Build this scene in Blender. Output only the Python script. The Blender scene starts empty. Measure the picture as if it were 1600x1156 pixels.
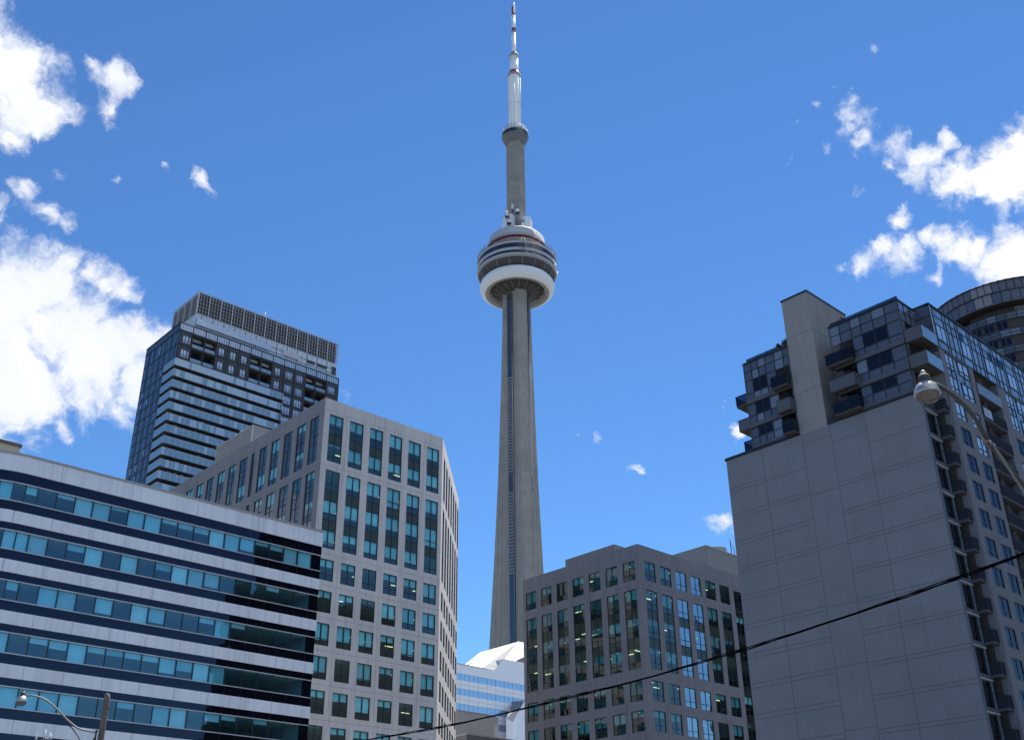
import bpy, math, random
from mathutils import Vector, Matrix
random.seed(7)
R = math.radians
sc = bpy.context.scene
COL = sc.collection

# ------------------------------------------------------------------ camera
F_PX, PITCH, ROLL = 1703.5, 27.684, -0.625
EYE = Vector((0, 0, 1.7))
cam_d = bpy.data.cameras.new('camera'); cam = bpy.data.objects.new('camera', cam_d); COL.objects.link(cam)
cam_d.sensor_width = 36; cam_d.lens = 36 * F_PX / 1600; cam_d.clip_start = 0.1; cam_d.clip_end = 20000
p, r = R(PITCH), R(ROLL)
fw = Vector((0, math.cos(p), math.sin(p))); up = Vector((0, -math.sin(p), math.cos(p))); rt = Vector((1, 0, 0))
r2 = rt * math.cos(r) + up * math.sin(r); u2 = -rt * math.sin(r) + up * math.cos(r)
cam.matrix_world = Matrix(((r2.x, u2.x, -fw.x, EYE.x), (r2.y, u2.y, -fw.y, EYE.y), (r2.z, u2.z, -fw.z, EYE.z), (0, 0, 0, 1)))
sc.camera = cam

# ------------------------------------------------------------------ light
SUN_AZ, SUN_EL = 24.0, 65.0          # azimuth measured clockwise from the view direction (+Y)
sd = Vector((math.sin(R(SUN_AZ)) * math.cos(R(SUN_EL)), math.cos(R(SUN_AZ)) * math.cos(R(SUN_EL)), math.sin(R(SUN_EL))))
sl = bpy.data.lights.new('sun', 'SUN'); sl.energy = 4.2; sl.angle = R(0.5); sl.color = (1, .95, .87)
so = bpy.data.objects.new('sun', sl); COL.objects.link(so); so.rotation_euler = (-sd).to_track_quat('-Z', 'Y').to_euler()
sc.view_settings.view_transform = 'Standard'; sc.view_settings.look = 'None'
sc.view_settings.exposure = 1.3; sc.view_settings.gamma = 1

def nd(nt, t, **kw):
    n = nt.nodes.new(t)
    for k, v in kw.items():
        if k.startswith('i_'): n.inputs[k[2:].replace('_', ' ')].default_value = v
        else: setattr(n, k, v)
    return n
def math_n(nt, op, a, b=None, c=None, clamp=False):
    n = nt.nodes.new('ShaderNodeMath'); n.operation = op; n.use_clamp = clamp
    for i, v in enumerate((a, b, c)):
        if v is None: continue
        if isinstance(v, (int, float)): n.inputs[i].default_value = v
        else: nt.links.new(v, n.inputs[i])
    return n.outputs[0]

def view_dir(px, py):
    v = r2 * (px - 800) - u2 * (py - 578) + fw * F_PX
    return v.normalized()

w = bpy.data.worlds.new('World'); sc.world = w; w.use_nodes = True
nt = w.node_tree; nt.nodes.clear(); L = nt.links.new
sky = nd(nt, 'ShaderNodeTexSky', sky_type='NISHITA', sun_disc=False, sun_elevation=R(SUN_EL), sun_rotation=R(SUN_AZ),
         altitude=100, air_density=1.0, dust_density=0.0, ozone_density=6.0)
tint = nd(nt, 'ShaderNodeMix', data_type='RGBA', blend_type='MULTIPLY'); tint.inputs['Factor'].default_value = 1
sk0 = nd(nt, 'ShaderNodeVectorMath', operation='SCALE'); L(sky.outputs[0], sk0.inputs[0]); sk0.inputs['Scale'].default_value = .2
gm_ = nd(nt, 'ShaderNodeGamma'); L(sk0.outputs[0], gm_.inputs[0]); gm_.inputs[1].default_value = 1.25
sk1 = nd(nt, 'ShaderNodeVectorMath', operation='SCALE'); L(gm_.outputs[0], sk1.inputs[0]); sk1.inputs['Scale'].default_value = 5.0
L(sk1.outputs[0], tint.inputs[6]); tint.inputs[7].default_value = (.86, 1.07, 1.11, 1)
geo = nd(nt, 'ShaderNodeTexCoord')
def wnoise(scale, detail, rough, off, src=None):
    m = nd(nt, 'ShaderNodeMapping'); m.inputs['Location'].default_value = off; L(src or geo.outputs['Generated'], m.inputs['Vector'])
    n = nd(nt, 'ShaderNodeTexNoise'); n.inputs['Scale'].default_value = scale; n.inputs['Detail'].default_value = detail
    n.inputs['Roughness'].default_value = rough; L(m.outputs[0], n.inputs['Vector']); return n
# domain warp so that cloud edges curl
wn = wnoise(13, 7, .62, (3, 1, 2))
wsub = nd(nt, 'ShaderNodeVectorMath', operation='SUBTRACT'); L(wn.outputs['Color'], wsub.inputs[0]); wsub.inputs[1].default_value = (.5, .5, .5)
wsc = nd(nt, 'ShaderNodeVectorMath', operation='SCALE'); L(wsub.outputs[0], wsc.inputs[0]); wsc.inputs['Scale'].default_value = .06
wadd = nd(nt, 'ShaderNodeVectorMath', operation='ADD'); L(geo.outputs['Generated'], wadd.inputs[0]); L(wsc.outputs[0], wadd.inputs[1])
wd = wadd.outputs[0]
# cloud banks: direction, angular radius, weight
BLOBS = [(15, 110, 75, 1.2), (45, 165, 62, 1.1), (-40, 90, 90, 1.2), (75, 185, 36, .8), (20, 210, 34, .8), (182, 122, 32, .85), (172, 165, 28, .85), (203, 118, 24, .75), (150, 105, 20, .6), (176, 192, 16, .6), (235, 188, 16, .38),
 (320, 288, 20, .6), (262, 258, 13, .55), (45, 300, 24, .7), (75, 325, 24, .75), (98, 340, 16, .6), (5, 345, 26, .9), (95, 265, 18, .42), (30, 290, 20, .6), (188, 280, 9, .35), (20, 375, 30, .9),
 (20, 470, 105, 1.4), (70, 440, 70, 1.3), (110, 520, 90, 1.4), (40, 600, 100, 1.4), (150, 590, 80, 1.3), (100, 405, 36, .9), (140, 420, 26, .8), (-60, 560, 170, 1.5), (190, 545, 55, 1.2), (225, 530, 48, 1.15), (245, 500, 22, .8), (235, 600, 60, 1.2), (205, 640, 36, .8), (190, 455, 26, .75), (165, 440, 24, .7),
 (95, 672, 26, .8), (112, 688, 15, .6), (30, 660, 40, .95), (60, 650, 40, 1.0),
 (1335, 150, 22, .78), (1345, 175, 18, .7), (1330, 195, 20, .75), (1350, 215, 24, .85), (1300, 138, 11, .6), (1352, 245, 13, .65), (1310, 195, 12, .55), (1408, 215, 17, .55), (1290, 235, 13, .45), (1275, 165, 8, .4),
 (1475, 212, 26, 1.0), (1462, 238, 26, 1.0), (1400, 262, 20, .85), (1430, 272, 34, 1.1), (1480, 280, 38, 1.2), (1540, 280, 42, 1.3), (1600, 265, 58, 1.4), (1660, 250, 90, 1.5), (1592, 215, 24, .9), (1560, 240, 24, .8), (1510, 240, 16, .6), (1345, 295, 16, .5), (1410, 318, 16, .6),
 (1300, 416, 15, .8), (1335, 408, 24, 1.0), (1370, 395, 28, 1.05), (1415, 388, 32, 1.1), (1450, 372, 24, .95), (1480, 382, 34, 1.1), (1490, 358, 18, .8), (1530, 400, 34, 1.1), (1570, 412, 46, 1.3), (1640, 420, 80, 1.5), (1465, 428, 24, .8), (1400, 345, 22, .7),
 (1500, 278, 54, 1.1), (1575, 275, 62, 1.35), (1400, 404, 42, .95), (1340, 412, 34, .85), (1495, 396, 48, 1.1), (1600, 415, 64, 1.35), (1440, 245, 44, .85), (1345, 190, 50, .55),
 (724, 590, 10, .6), (1080, 618, 17, .55), (862, 712, 15, .68), (880, 724, 13, .62), (985, 741, 15, .7), (1120, 815, 22, .95), (1140, 822, 16, .8), (1158, 686, 20, .95), (1135, 650, 11, .45), (535, 622, 14, .6), (930, 686, 9, .4), (893, 681, 8, .45), (1230, 250, 9, .45), (1240, 195, 7, .42), (722, 962, 10, .42), (1195, 552, 10, .55), (1365, 60, 9, .3)]
last = None
for px, py, rr, wt in BLOBS:
    d = view_dir(px, py); rad = rr / 1800.0 * 1.15
    dist = nd(nt, 'ShaderNodeVectorMath', operation='DISTANCE'); L(wd, dist.inputs[0]); dist.inputs[1].default_value = d
    v = math_n(nt, 'MULTIPLY_ADD', dist.outputs['Value'], -wt / rad, wt)
    # flatten the inside of large banks
    last = v if last is None else math_n(nt, 'SMOOTH_MAX', last, v, .06) if False else math_n(nt, 'MAXIMUM', last, v)
n1 = wnoise(11, 10, .62, (0, 0, 0), wd); n1b = wnoise(38, 8, .62, (2, 4, 1), wd); n2 = wnoise(3.2, 6, .55, (5, 8, 2))
nn = math_n(nt, 'ADD', math_n(nt, 'MULTIPLY', math_n(nt, 'SUBTRACT', n1.outputs['Fac'], .5), .9), math_n(nt, 'MULTIPLY', math_n(nt, 'SUBTRACT', n1b.outputs['Fac'], .5), 1.8))
band = math_n(nt, 'ADD', last, nn)
mask = nd(nt, 'ShaderNodeMapRange', interpolation_type='SMOOTHSTEP'); L(band, mask.inputs[0]); mask.inputs[1].default_value = .12; mask.inputs[2].default_value = .85
gate = nd(nt, 'ShaderNodeMapRange'); L(last, gate.inputs[0]); gate.inputs[1].default_value = -.12; gate.inputs[2].default_value = .1
mfront = math_n(nt, 'MULTIPLY', mask.outputs[0], gate.outputs[0])
# unseen cloud banks added to brighten shaded faces and mirror in windows
def lobe(v, cos_in, cos_out):
    dp = nd(nt, 'ShaderNodeVectorMath', operation='DOT_PRODUCT'); L(geo.outputs['Generated'], dp.inputs[0]); dp.inputs[1].default_value = v
    mr = nd(nt, 'ShaderNodeMapRange'); L(dp.outputs['Value'], mr.inputs[0]); mr.inputs[1].default_value = cos_out; mr.inputs[2].default_value = cos_in; return mr.outputs[0]
def azel(a, e): return (math.sin(R(a)) * math.cos(R(e)), math.cos(R(a)) * math.cos(R(e)), math.sin(R(e)))
away = math_n(nt, 'MAXIMUM', lobe(azel(-72, 9), .988, .977), math_n(nt, 'MAXIMUM', lobe(azel(135, 58), .93, .80), lobe(azel(175, 66), .96, .88)))
bk = nd(nt, 'ShaderNodeMapRange', interpolation_type='SMOOTHSTEP'); L(math_n(nt, 'ADD', n2.outputs['Fac'], math_n(nt, 'MULTIPLY', math_n(nt, 'SUBTRACT', n1.outputs['Fac'], .5), .35)), bk.inputs[0]); bk.inputs[1].default_value = .38; bk.inputs[2].default_value = .52
mb_ = math_n(nt, 'MULTIPLY', bk.outputs[0], away)
mtot = math_n(nt, 'MAXIMUM', mfront, mb_)
ccol = nd(nt, 'ShaderNodeMix', data_type='RGBA'); n3 = wnoise(9, 7, .55, (.03, .02, .06), wd); n4_ = wnoise(9, 7, .55, (.03 - sd.x * .03, .02 - sd.y * .03, .06 - sd.z * .03), wd)
rel = math_n(nt, 'MULTIPLY_ADD', math_n(nt, 'SUBTRACT', n3.outputs['Fac'], n4_.outputs['Fac']), 3.2, .62, clamp=True)
thick = nd(nt, 'ShaderNodeMapRange'); L(band, thick.inputs[0]); thick.inputs[1].default_value = .3; thick.inputs[2].default_value = 1.1; thick.inputs[3].default_value = .25; thick.inputs[4].default_value = 1
cf_ = math_n(nt, 'MAXIMUM', rel, math_n(nt, 'MULTIPLY', thick.outputs[0], .55))
L(cf_, ccol.inputs[0]); CW = 7.9
ccol.inputs[6].default_value = (CW * .70, CW * .77, CW * .92, 1); ccol.inputs[7].default_value = (CW * 1.02, CW * 1.02, CW * 1.03, 1)
mixc = nd(nt, 'ShaderNodeMix', data_type='RGBA'); L(mtot, mixc.inputs[0]); L(tint.outputs[2], mixc.inputs[6]); L(ccol.outputs[2], mixc.inputs[7])
bkc = nd(nt, 'ShaderNodeMix', data_type='RGBA', blend_type='MULTIPLY'); L(mb_, bkc.inputs[0]); L(mixc.outputs[2], bkc.inputs[6]); bkc.inputs[7].default_value = (1.1, 1.1, 1.1, 1)
bg = nd(nt, 'ShaderNodeBackground'); bg.inputs[1].default_value = 0.056; L(bkc.outputs[2], bg.inputs[0])
wo = nd(nt, 'ShaderNodeOutputWorld'); L(bg.outputs[0], wo.inputs[0])

# ------------------------------------------------------------------ materials
MATS = {}
def newmat(name):
    m = bpy.data.materials.new(name); m.use_nodes = True; m.node_tree.nodes.clear(); MATS[name] = m
    out = m.node_tree.nodes.new('ShaderNodeOutputMaterial'); return m, m.node_tree, out
def surf(name, col, rough=.7, metal=0, var=.12, scale=1.2, streak=0, joints=None, jdark=.6, bump=0, spec=.5, blotch=0, bscale=.2, fine=0, panels=None):
    """Principled surface with tonal variation, rain streaks, panel joints (from the metre UVs)."""
    m, nt, out = newmat(name); L = nt.links.new
    b = nd(nt, 'ShaderNodeBsdfPrincipled'); b.inputs['Roughness'].default_value = rough; b.inputs['Metallic'].default_value = metal
    b.inputs['Specular IOR Level'].default_value = spec
    L(b.outputs[0], out.inputs[0])
    tc = nd(nt, 'ShaderNodeTexCoord'); uv = nd(nt, 'ShaderNodeUVMap')
    n = nd(nt, 'ShaderNodeTexNoise'); n.inputs['Scale'].default_value = scale; n.inputs['Detail'].default_value = 6; L(tc.outputs['Object'], n.inputs['Vector'])
    fac = math_n(nt, 'MULTIPLY_ADD', n.outputs['Fac'], 2 * var, 1 - var)
    if blotch:
        n2 = nd(nt, 'ShaderNodeTexNoise'); n2.inputs['Scale'].default_value = bscale; n2.inputs['Detail'].default_value = 3; L(tc.outputs['Object'], n2.inputs['Vector'])
        fac = math_n(nt, 'MULTIPLY', fac, math_n(nt, 'MULTIPLY_ADD', n2.outputs['Fac'], 2 * blotch, 1 - blotch))
    if streak:
        mp = nd(nt, 'ShaderNodeMapping'); mp.inputs['Scale'].default_value = (2.2, .12, 1); L(uv.outputs[0], mp.inputs[0])
        n4 = nd(nt, 'ShaderNodeTexNoise'); n4.inputs['Scale'].default_value = 1; n4.inputs['Detail'].default_value = 5; n4.inputs['Roughness'].default_value = .65; L(mp.outputs[0], n4.inputs['Vector'])
        sr = nd(nt, 'ShaderNodeMapRange'); L(n4.outputs['Fac'], sr.inputs[0]); sr.inputs[1].default_value = .45; sr.inputs[2].default_value = .75; sr.inputs[3].default_value = 1; sr.inputs[4].default_value = 1 - streak
        fac = math_n(nt, 'MULTIPLY', fac, sr.outputs[0])
    if panels:
        dv = nd(nt, 'ShaderNodeVectorMath', operation='DIVIDE'); L(uv.outputs[0], dv.inputs[0]); dv.inputs[1].default_value = (panels[0], panels[1], 1)
        fl = nd(nt, 'ShaderNodeVectorMath', operation='FLOOR'); L(dv.outputs[0], fl.inputs[0]); wn5 = nd(nt, 'ShaderNodeTexWhiteNoise', noise_dimensions='2D'); L(fl.outputs[0], wn5.inputs['Vector'])
        fac = math_n(nt, 'MULTIPLY', fac, math_n(nt, 'MULTIPLY_ADD', wn5.outputs['Value'], 2 * panels[2], 1 - panels[2]))
    if joints:
        sep = nd(nt, 'ShaderNodeSeparateXYZ'); L(uv.outputs[0], sep.inputs[0])
        for (axis, pitch, off, wd_) in joints:
            t = math_n(nt, 'FRACT', math_n(nt, 'DIVIDE', math_n(nt, 'SUBTRACT', sep.outputs[axis], off), pitch))
            line = math_n(nt, 'LESS_THAN', t, wd_ / pitch)
            fac = math_n(nt, 'MULTIPLY', fac, math_n(nt, 'MULTIPLY_ADD', line, -jdark, 1))
    c = nd(nt, 'ShaderNodeMix', data_type='RGBA', blend_type='MULTIPLY'); c.inputs['Factor'].default_value = 1
    c.inputs[6].default_value = (*col, 1); cmb = nd(nt, 'ShaderNodeCombineXYZ')
    for i in range(3): L(fac, cmb.inputs[i])
    L(cmb.outputs[0], c.inputs[7]); L(c.outputs[2], b.inputs['Base Color'])
    if bump:
        bn = nd(nt, 'ShaderNodeBump'); bn.inputs['Strength'].default_value = bump; bn.inputs['Distance'].default_value = .02
        n5 = nd(nt, 'ShaderNodeTexNoise'); n5.inputs['Scale'].default_value = fine or 20; L(tc.outputs['Object'], n5.inputs['Vector']); L(n5.outputs['Fac'], bn.inputs['Height']); L(bn.outputs[0], b.inputs['Normal'])
    return m
def glass(name, tint_c, f0=.08, refl=(1, 1, 1), wob=.02, wscale=.35, opaque=None):
    """Window glass: tinted see-through (or a dark body colour when 'opaque') under a mirror coat that grows at grazing angles."""
    m, nt, out = newmat(name); L = nt.links.new
    lw = nd(nt, 'ShaderNodeLayerWeight'); lw.inputs['Blend'].default_value = .5
    tc = nd(nt, 'ShaderNodeTexCoord'); n = nd(nt, 'ShaderNodeTexNoise'); n.inputs['Scale'].default_value = wscale; n.inputs['Detail'].default_value = 2; L(tc.outputs['Object'], n.inputs['Vector'])
    bn = nd(nt, 'ShaderNodeBump'); bn.inputs['Strength'].default_value = 1; bn.inputs['Distance'].default_value = wob; L(n.outputs['Fac'], bn.inputs['Height'])
    gl = nd(nt, 'ShaderNodeBsdfGlossy'); gl.inputs['Roughness'].default_value = .015; gl.inputs['Color'].default_value = (*refl, 1); L(bn.outputs[0], gl.inputs['Normal'])
    if not opaque:
        oi = nd(nt, 'ShaderNodeObjectInfo'); vm = nd(nt, 'ShaderNodeMix', data_type='RGBA'); L(oi.outputs['Random'], vm.inputs[0]); vm.inputs[6].default_value = (tint_c[0] * .85, tint_c[1] * .92, tint_c[2] * .97, 1); vm.inputs[7].default_value = (min(1, tint_c[0] * 1.15), min(1, tint_c[1] * 1.05), min(1, tint_c[2] * 1.06), 1)
    if opaque: body = nd(nt, 'ShaderNodeBsdfDiffuse'); body.inputs['Color'].default_value = (*opaque, 1)
    else: body = nd(nt, 'ShaderNodeBsdfTransparent'); body.inputs['Color'].default_value = (*tint_c, 1); L(vm.outputs[2], body.inputs['Color'])
    f = math_n(nt, 'MULTIPLY_ADD', math_n(nt, 'POWER', lw.outputs['Facing'], 4.0), 1 - f0, f0, clamp=True)
    mx = nd(nt, 'ShaderNodeMixShader'); L(f, mx.inputs[0]); L(body.outputs[0], mx.inputs[1]); L(gl.outputs[0], mx.inputs[2]); L(mx.outputs[0], out.inputs[0])
    return m
def emit(name, col, s):
    m, nt, out = newmat(name); e = nd(nt, 'ShaderNodeEmission'); e.inputs[0].default_value = (*col, 1); e.inputs[1].default_value = s; nt.links.new(e.outputs[0], out.inputs[0]); return m

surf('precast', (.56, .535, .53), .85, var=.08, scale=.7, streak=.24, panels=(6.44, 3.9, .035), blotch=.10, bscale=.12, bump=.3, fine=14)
surf('precast_shaded', (.205, .21, .24), .85, var=.08, scale=.7, streak=.26, panels=(3.3, 3.9, .035), blotch=.10, bscale=.12, bump=.3, fine=14)  # same precast with street-canyon shade and its blue cast put into the colour
surf('joint', (.16, .155, .16), .9)
surf('coping', (.30, .30, .31), .5, var=.05)
surf('louvre', (.44, .44, .45), .5, var=.05)
surf('tank_grey', (.16, .19, .22), .5)
surf('louvre_back', (.12, .12, .125), .8)
surf('mullion', (.012, .022, .03), .4)
surf('mullion_black', (.01, .011, .015), .35)
def blind_mat(name, lo, hi):
    m, nt, out = newmat(name); L = nt.links.new; b = nd(nt, 'ShaderNodeBsdfDiffuse'); oi = nd(nt, 'ShaderNodeObjectInfo'); tc = nd(nt, 'ShaderNodeTexCoord')
    n = nd(nt, 'ShaderNodeTexNoise'); n.inputs['Scale'].default_value = .5; L(tc.outputs['Object'], n.inputs['Vector'])
    f = math_n(nt, 'MULTIPLY', math_n(nt, 'MULTIPLY_ADD', oi.outputs['Random'], hi - lo, lo), math_n(nt, 'MULTIPLY_ADD', n.outputs['Fac'], .3, .85))
    c = nd(nt, 'ShaderNodeCombineXYZ'); [L(f, c.inputs[i]) for i in range(3)]; L(c.outputs[0], b.inputs[0]); L(b.outputs[0], out.inputs[0])
blind_mat('blind', .6, .92); blind_mat('blind_shaded', .22, .5)  # darker copy carries the occluded block's shade in its colour
glass('sky_mirror_pane', (.5, .78, .85), .42, refl=(.85, .95, 1), wob=.05, wscale=.3)  # stronger mirror coat stands in for sky reflected beside a building edge
surf('room_wall', (.23, .22, .2), .9)
surf('ceiling', (.55, .54, .5), .9)
glass('teal_glass', (.45, .85, .88), .10)
glass('clear_glass', (.75, .82, .85), .10)
glass('spandrel_green', None, .03, opaque=(.045, .062, .05))
glass('spandrel_bronze', None, .10, opaque=(.03, .03, .035))
glass('navy_glass', None, .07, refl=(.62, .62, .80), opaque=(.004, .004, .008), wob=.03, wscale=.25)
glass('ribbon_glass', (.46, .84, .93), .16, refl=(.75, .95, 1.0), wob=.03, wscale=.3)
emit('tube_light', (1, .74, .38), .75)
surf('white_panel', (.68, .71, .79), .45, var=.05, scale=.3, streak=.2, panels=(3.06, 50, .05), blotch=.05, bscale=.08)
surf('panel_joint', (.25, .26, .3), .7)
surf('alu', (.52, .53, .55), .35, metal=.3)
surf('tower_concrete', (.31, .292, .28), .9, var=.16, scale=.25, streak=.34, blotch=.2, bscale=.06, joints=[(1, 6.0, 0, .25)], jdark=.12, bump=.3, fine=2)
surf('upper_concrete', (.26, .25, .24), .9, var=.3, scale=.22, blotch=.2, bscale=.12, streak=.15, joints=[(1, 5.0, 0, .3)], jdark=.2)
surf('pod_white', (.38, .40, .43), .5, var=.04)
surf('radome', (.66, .70, .74), .45, var=.03, scale=.15)
surf('pod_grey', (.28, .28, .28), .7)
surf('sky_pod_grey', (.13, .135, .145), .6)
surf('pod_dark', (.05, .05, .055), .7)
surf('soffit_dark', (.04, .04, .045), .8)
surf('pod_rib', (.19, .19, .195), .6)
surf('antenna_white', (.78, .79, .82), .4, var=.03, scale=.2)
surf('antenna_red', (.28, .012, .02), .5)
surf('pod_red', (.20, .02, .035), .5)
surf('pink_panel', (.34, .25, .26), .6)
glass('pod_glass', None, .10, opaque=(.006, .01, .03), wob=.0)
glass('lift_glass', None, .10, opaque=(.02, .03, .06), wob=.0)
surf('slat_grey', (.17, .18, .195), .5)
surf('slat_blue', (.045, .055, .08), .4)
surf('stucco', (.175, .19, .225), .9, var=.07, scale=.5, streak=.1, panels=(3.6, 2.92, .03), blotch=.09, bscale=.1, bump=.25, fine=12)
surf('stucco_warm', (.25, .25, .26), .9, var=.07, scale=.6, streak=.16, blotch=.08, bump=.25, fine=12)
surf('stucco_joint', (.09, .097, .12), .9)
surf('condo_frame', (.165, .18, .22), .85, var=.05, streak=.2)
glass('grey_glass', None, .05, opaque=(.075, .09, .13), wob=.012)
glass('grey_glass_light', None, .07, opaque=(.14, .17, .23), wob=.012)
glass('dark_pane', None, .05, refl=(.42, .45, .52), opaque=(.008, .01, .022), wob=.02)  # mirror coat toned down in place of a dark neighbour's reflection
surf('dark_rail', (.03, .035, .05), .9, spec=.05)
surf('slab_grey', (.075, .085, .115), .8)
surf('soffit_brown', (.055, .05, .05), .9)
glass('railing_glass', (.22, .25, .32), .035)
surf('black_metal', (.012, .013, .018), .45)
glass('condo_glass', None, .12, opaque=(.012, .02, .045), wob=.02)
glass('condo_bright', None, .35, opaque=(.34, .40, .48), wob=.02)  # pale body colour stands in for reflected bright cloud
surf('condo_panel', (.042, .046, .060), .5, var=.12)
surf('balustrade', (.17, .20, .25), .25, var=.08, scale=.4)
glass('balustrade_glass', None, .16, opaque=(.16, .25, .33), wob=.02)
glass('balustrade_glass_pale', None, .25, opaque=(.33, .42, .49), wob=.02)
surf('screen_dark', (.035, .035, .04), .6)
surf('screen_light', (.46, .47, .52), .5)
surf('screen_bar', (.36, .37, .40), .5)
surf('pale_panel', (.50, .56, .66), .4, var=.08)
surf('balcony_slab', (.07, .075, .09), .7)
surf('white_metal', (.88, .88, .92), .5, var=.03, scale=.2)
surf('white_metal_line', (.33, .33, .38), .6)
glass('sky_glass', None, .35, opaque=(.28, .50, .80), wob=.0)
surf('wedge_metal', (.135, .145, .175), .5, var=.03, scale=.2)  # white roof slope darkened in colour to hold back the sun on it
surf('far_concrete', (.33, .325, .32), .85, var=.05, scale=.3, joints=[(0, 5.5, 0, .12)], jdark=.25)
surf('far_dark', (.14, .145, .155), .85)
surf('beige', (.52, .44, .33), .85, var=.04)
surf('brown_trim', (.14, .11, .09), .7)
surf('band_grey', (.085, .10, .14), .6, var=.1)
surf('panel_grey_light', (.19, .20, .22), .6, var=.1)
surf('brown_wall', (.05, .043, .043), .8)
surf('galv', (.42, .42, .42), .38, metal=.75, var=.1, scale=3)
surf('arm_grey', (.03, .033, .03), .6, metal=0, var=.1, scale=3)
surf('arm_light', (.13, .135, .14), .55, metal=.1, var=.1, scale=3)
surf('cap_dark', (.05, .03, .035), .5)
surf('wood', (.11, .095, .088), .9, var=.25, scale=3, streak=.3, bump=.5, fine=30)
surf('cable_black', (.004, .004, .004), 1, spec=0)
surf('porcelain', (.6, .6, .58), .3)
surf('asphalt', (.05, .05, .052), .9, var=.2, scale=.8, bump=.4)
surf('pavement_concrete', (.28, .27, .26), .9, var=.1, joints=[(0, 1.5, 0, .02), (1, 1.5, 0, .02)], jdark=.4)
surf('ground_mix', (.13, .13, .13), .95, var=.15, scale=.05)
surf('paint_white', (.7, .7, .68), .7)
surf('leaf', (.05, .08, .03), .8, var=.3, scale=6)
surf('pot', (.2, .1, .06), .8)
surf('cloth_blue', (.35, .45, .65), .8)
surf('patio_white', (.5, .5, .55), .6)
emit('lamp_warm', (1, .6, .2), 4)
def lens_mat():
    m, nt, out = newmat('lens'); L = nt.links.new
    a = nd(nt, 'ShaderNodeBsdfTransparent'); a.inputs[0].default_value = (.75, .75, .72, 1)
    d = nd(nt, 'ShaderNodeBsdfPrincipled'); d.inputs['Base Color'].default_value = (.10, .095, .09, 1); d.inputs['Roughness'].default_value = .2
    v = nd(nt, 'ShaderNodeTexNoise'); v.inputs['Scale'].default_value = 9; mm = nd(nt, 'ShaderNodeMapRange'); L(v.outputs['Fac'], mm.inputs[0]); mm.inputs[3].default_value = .25; mm.inputs[4].default_value = .75
    mx = nd(nt, 'ShaderNodeMixShader'); L(mm.outputs[0], mx.inputs[0]); L(a.outputs[0], mx.inputs[1]); L(d.outputs[0], mx.inputs[2]); L(mx.outputs[0], out.inputs[0])
lens_mat()

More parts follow.
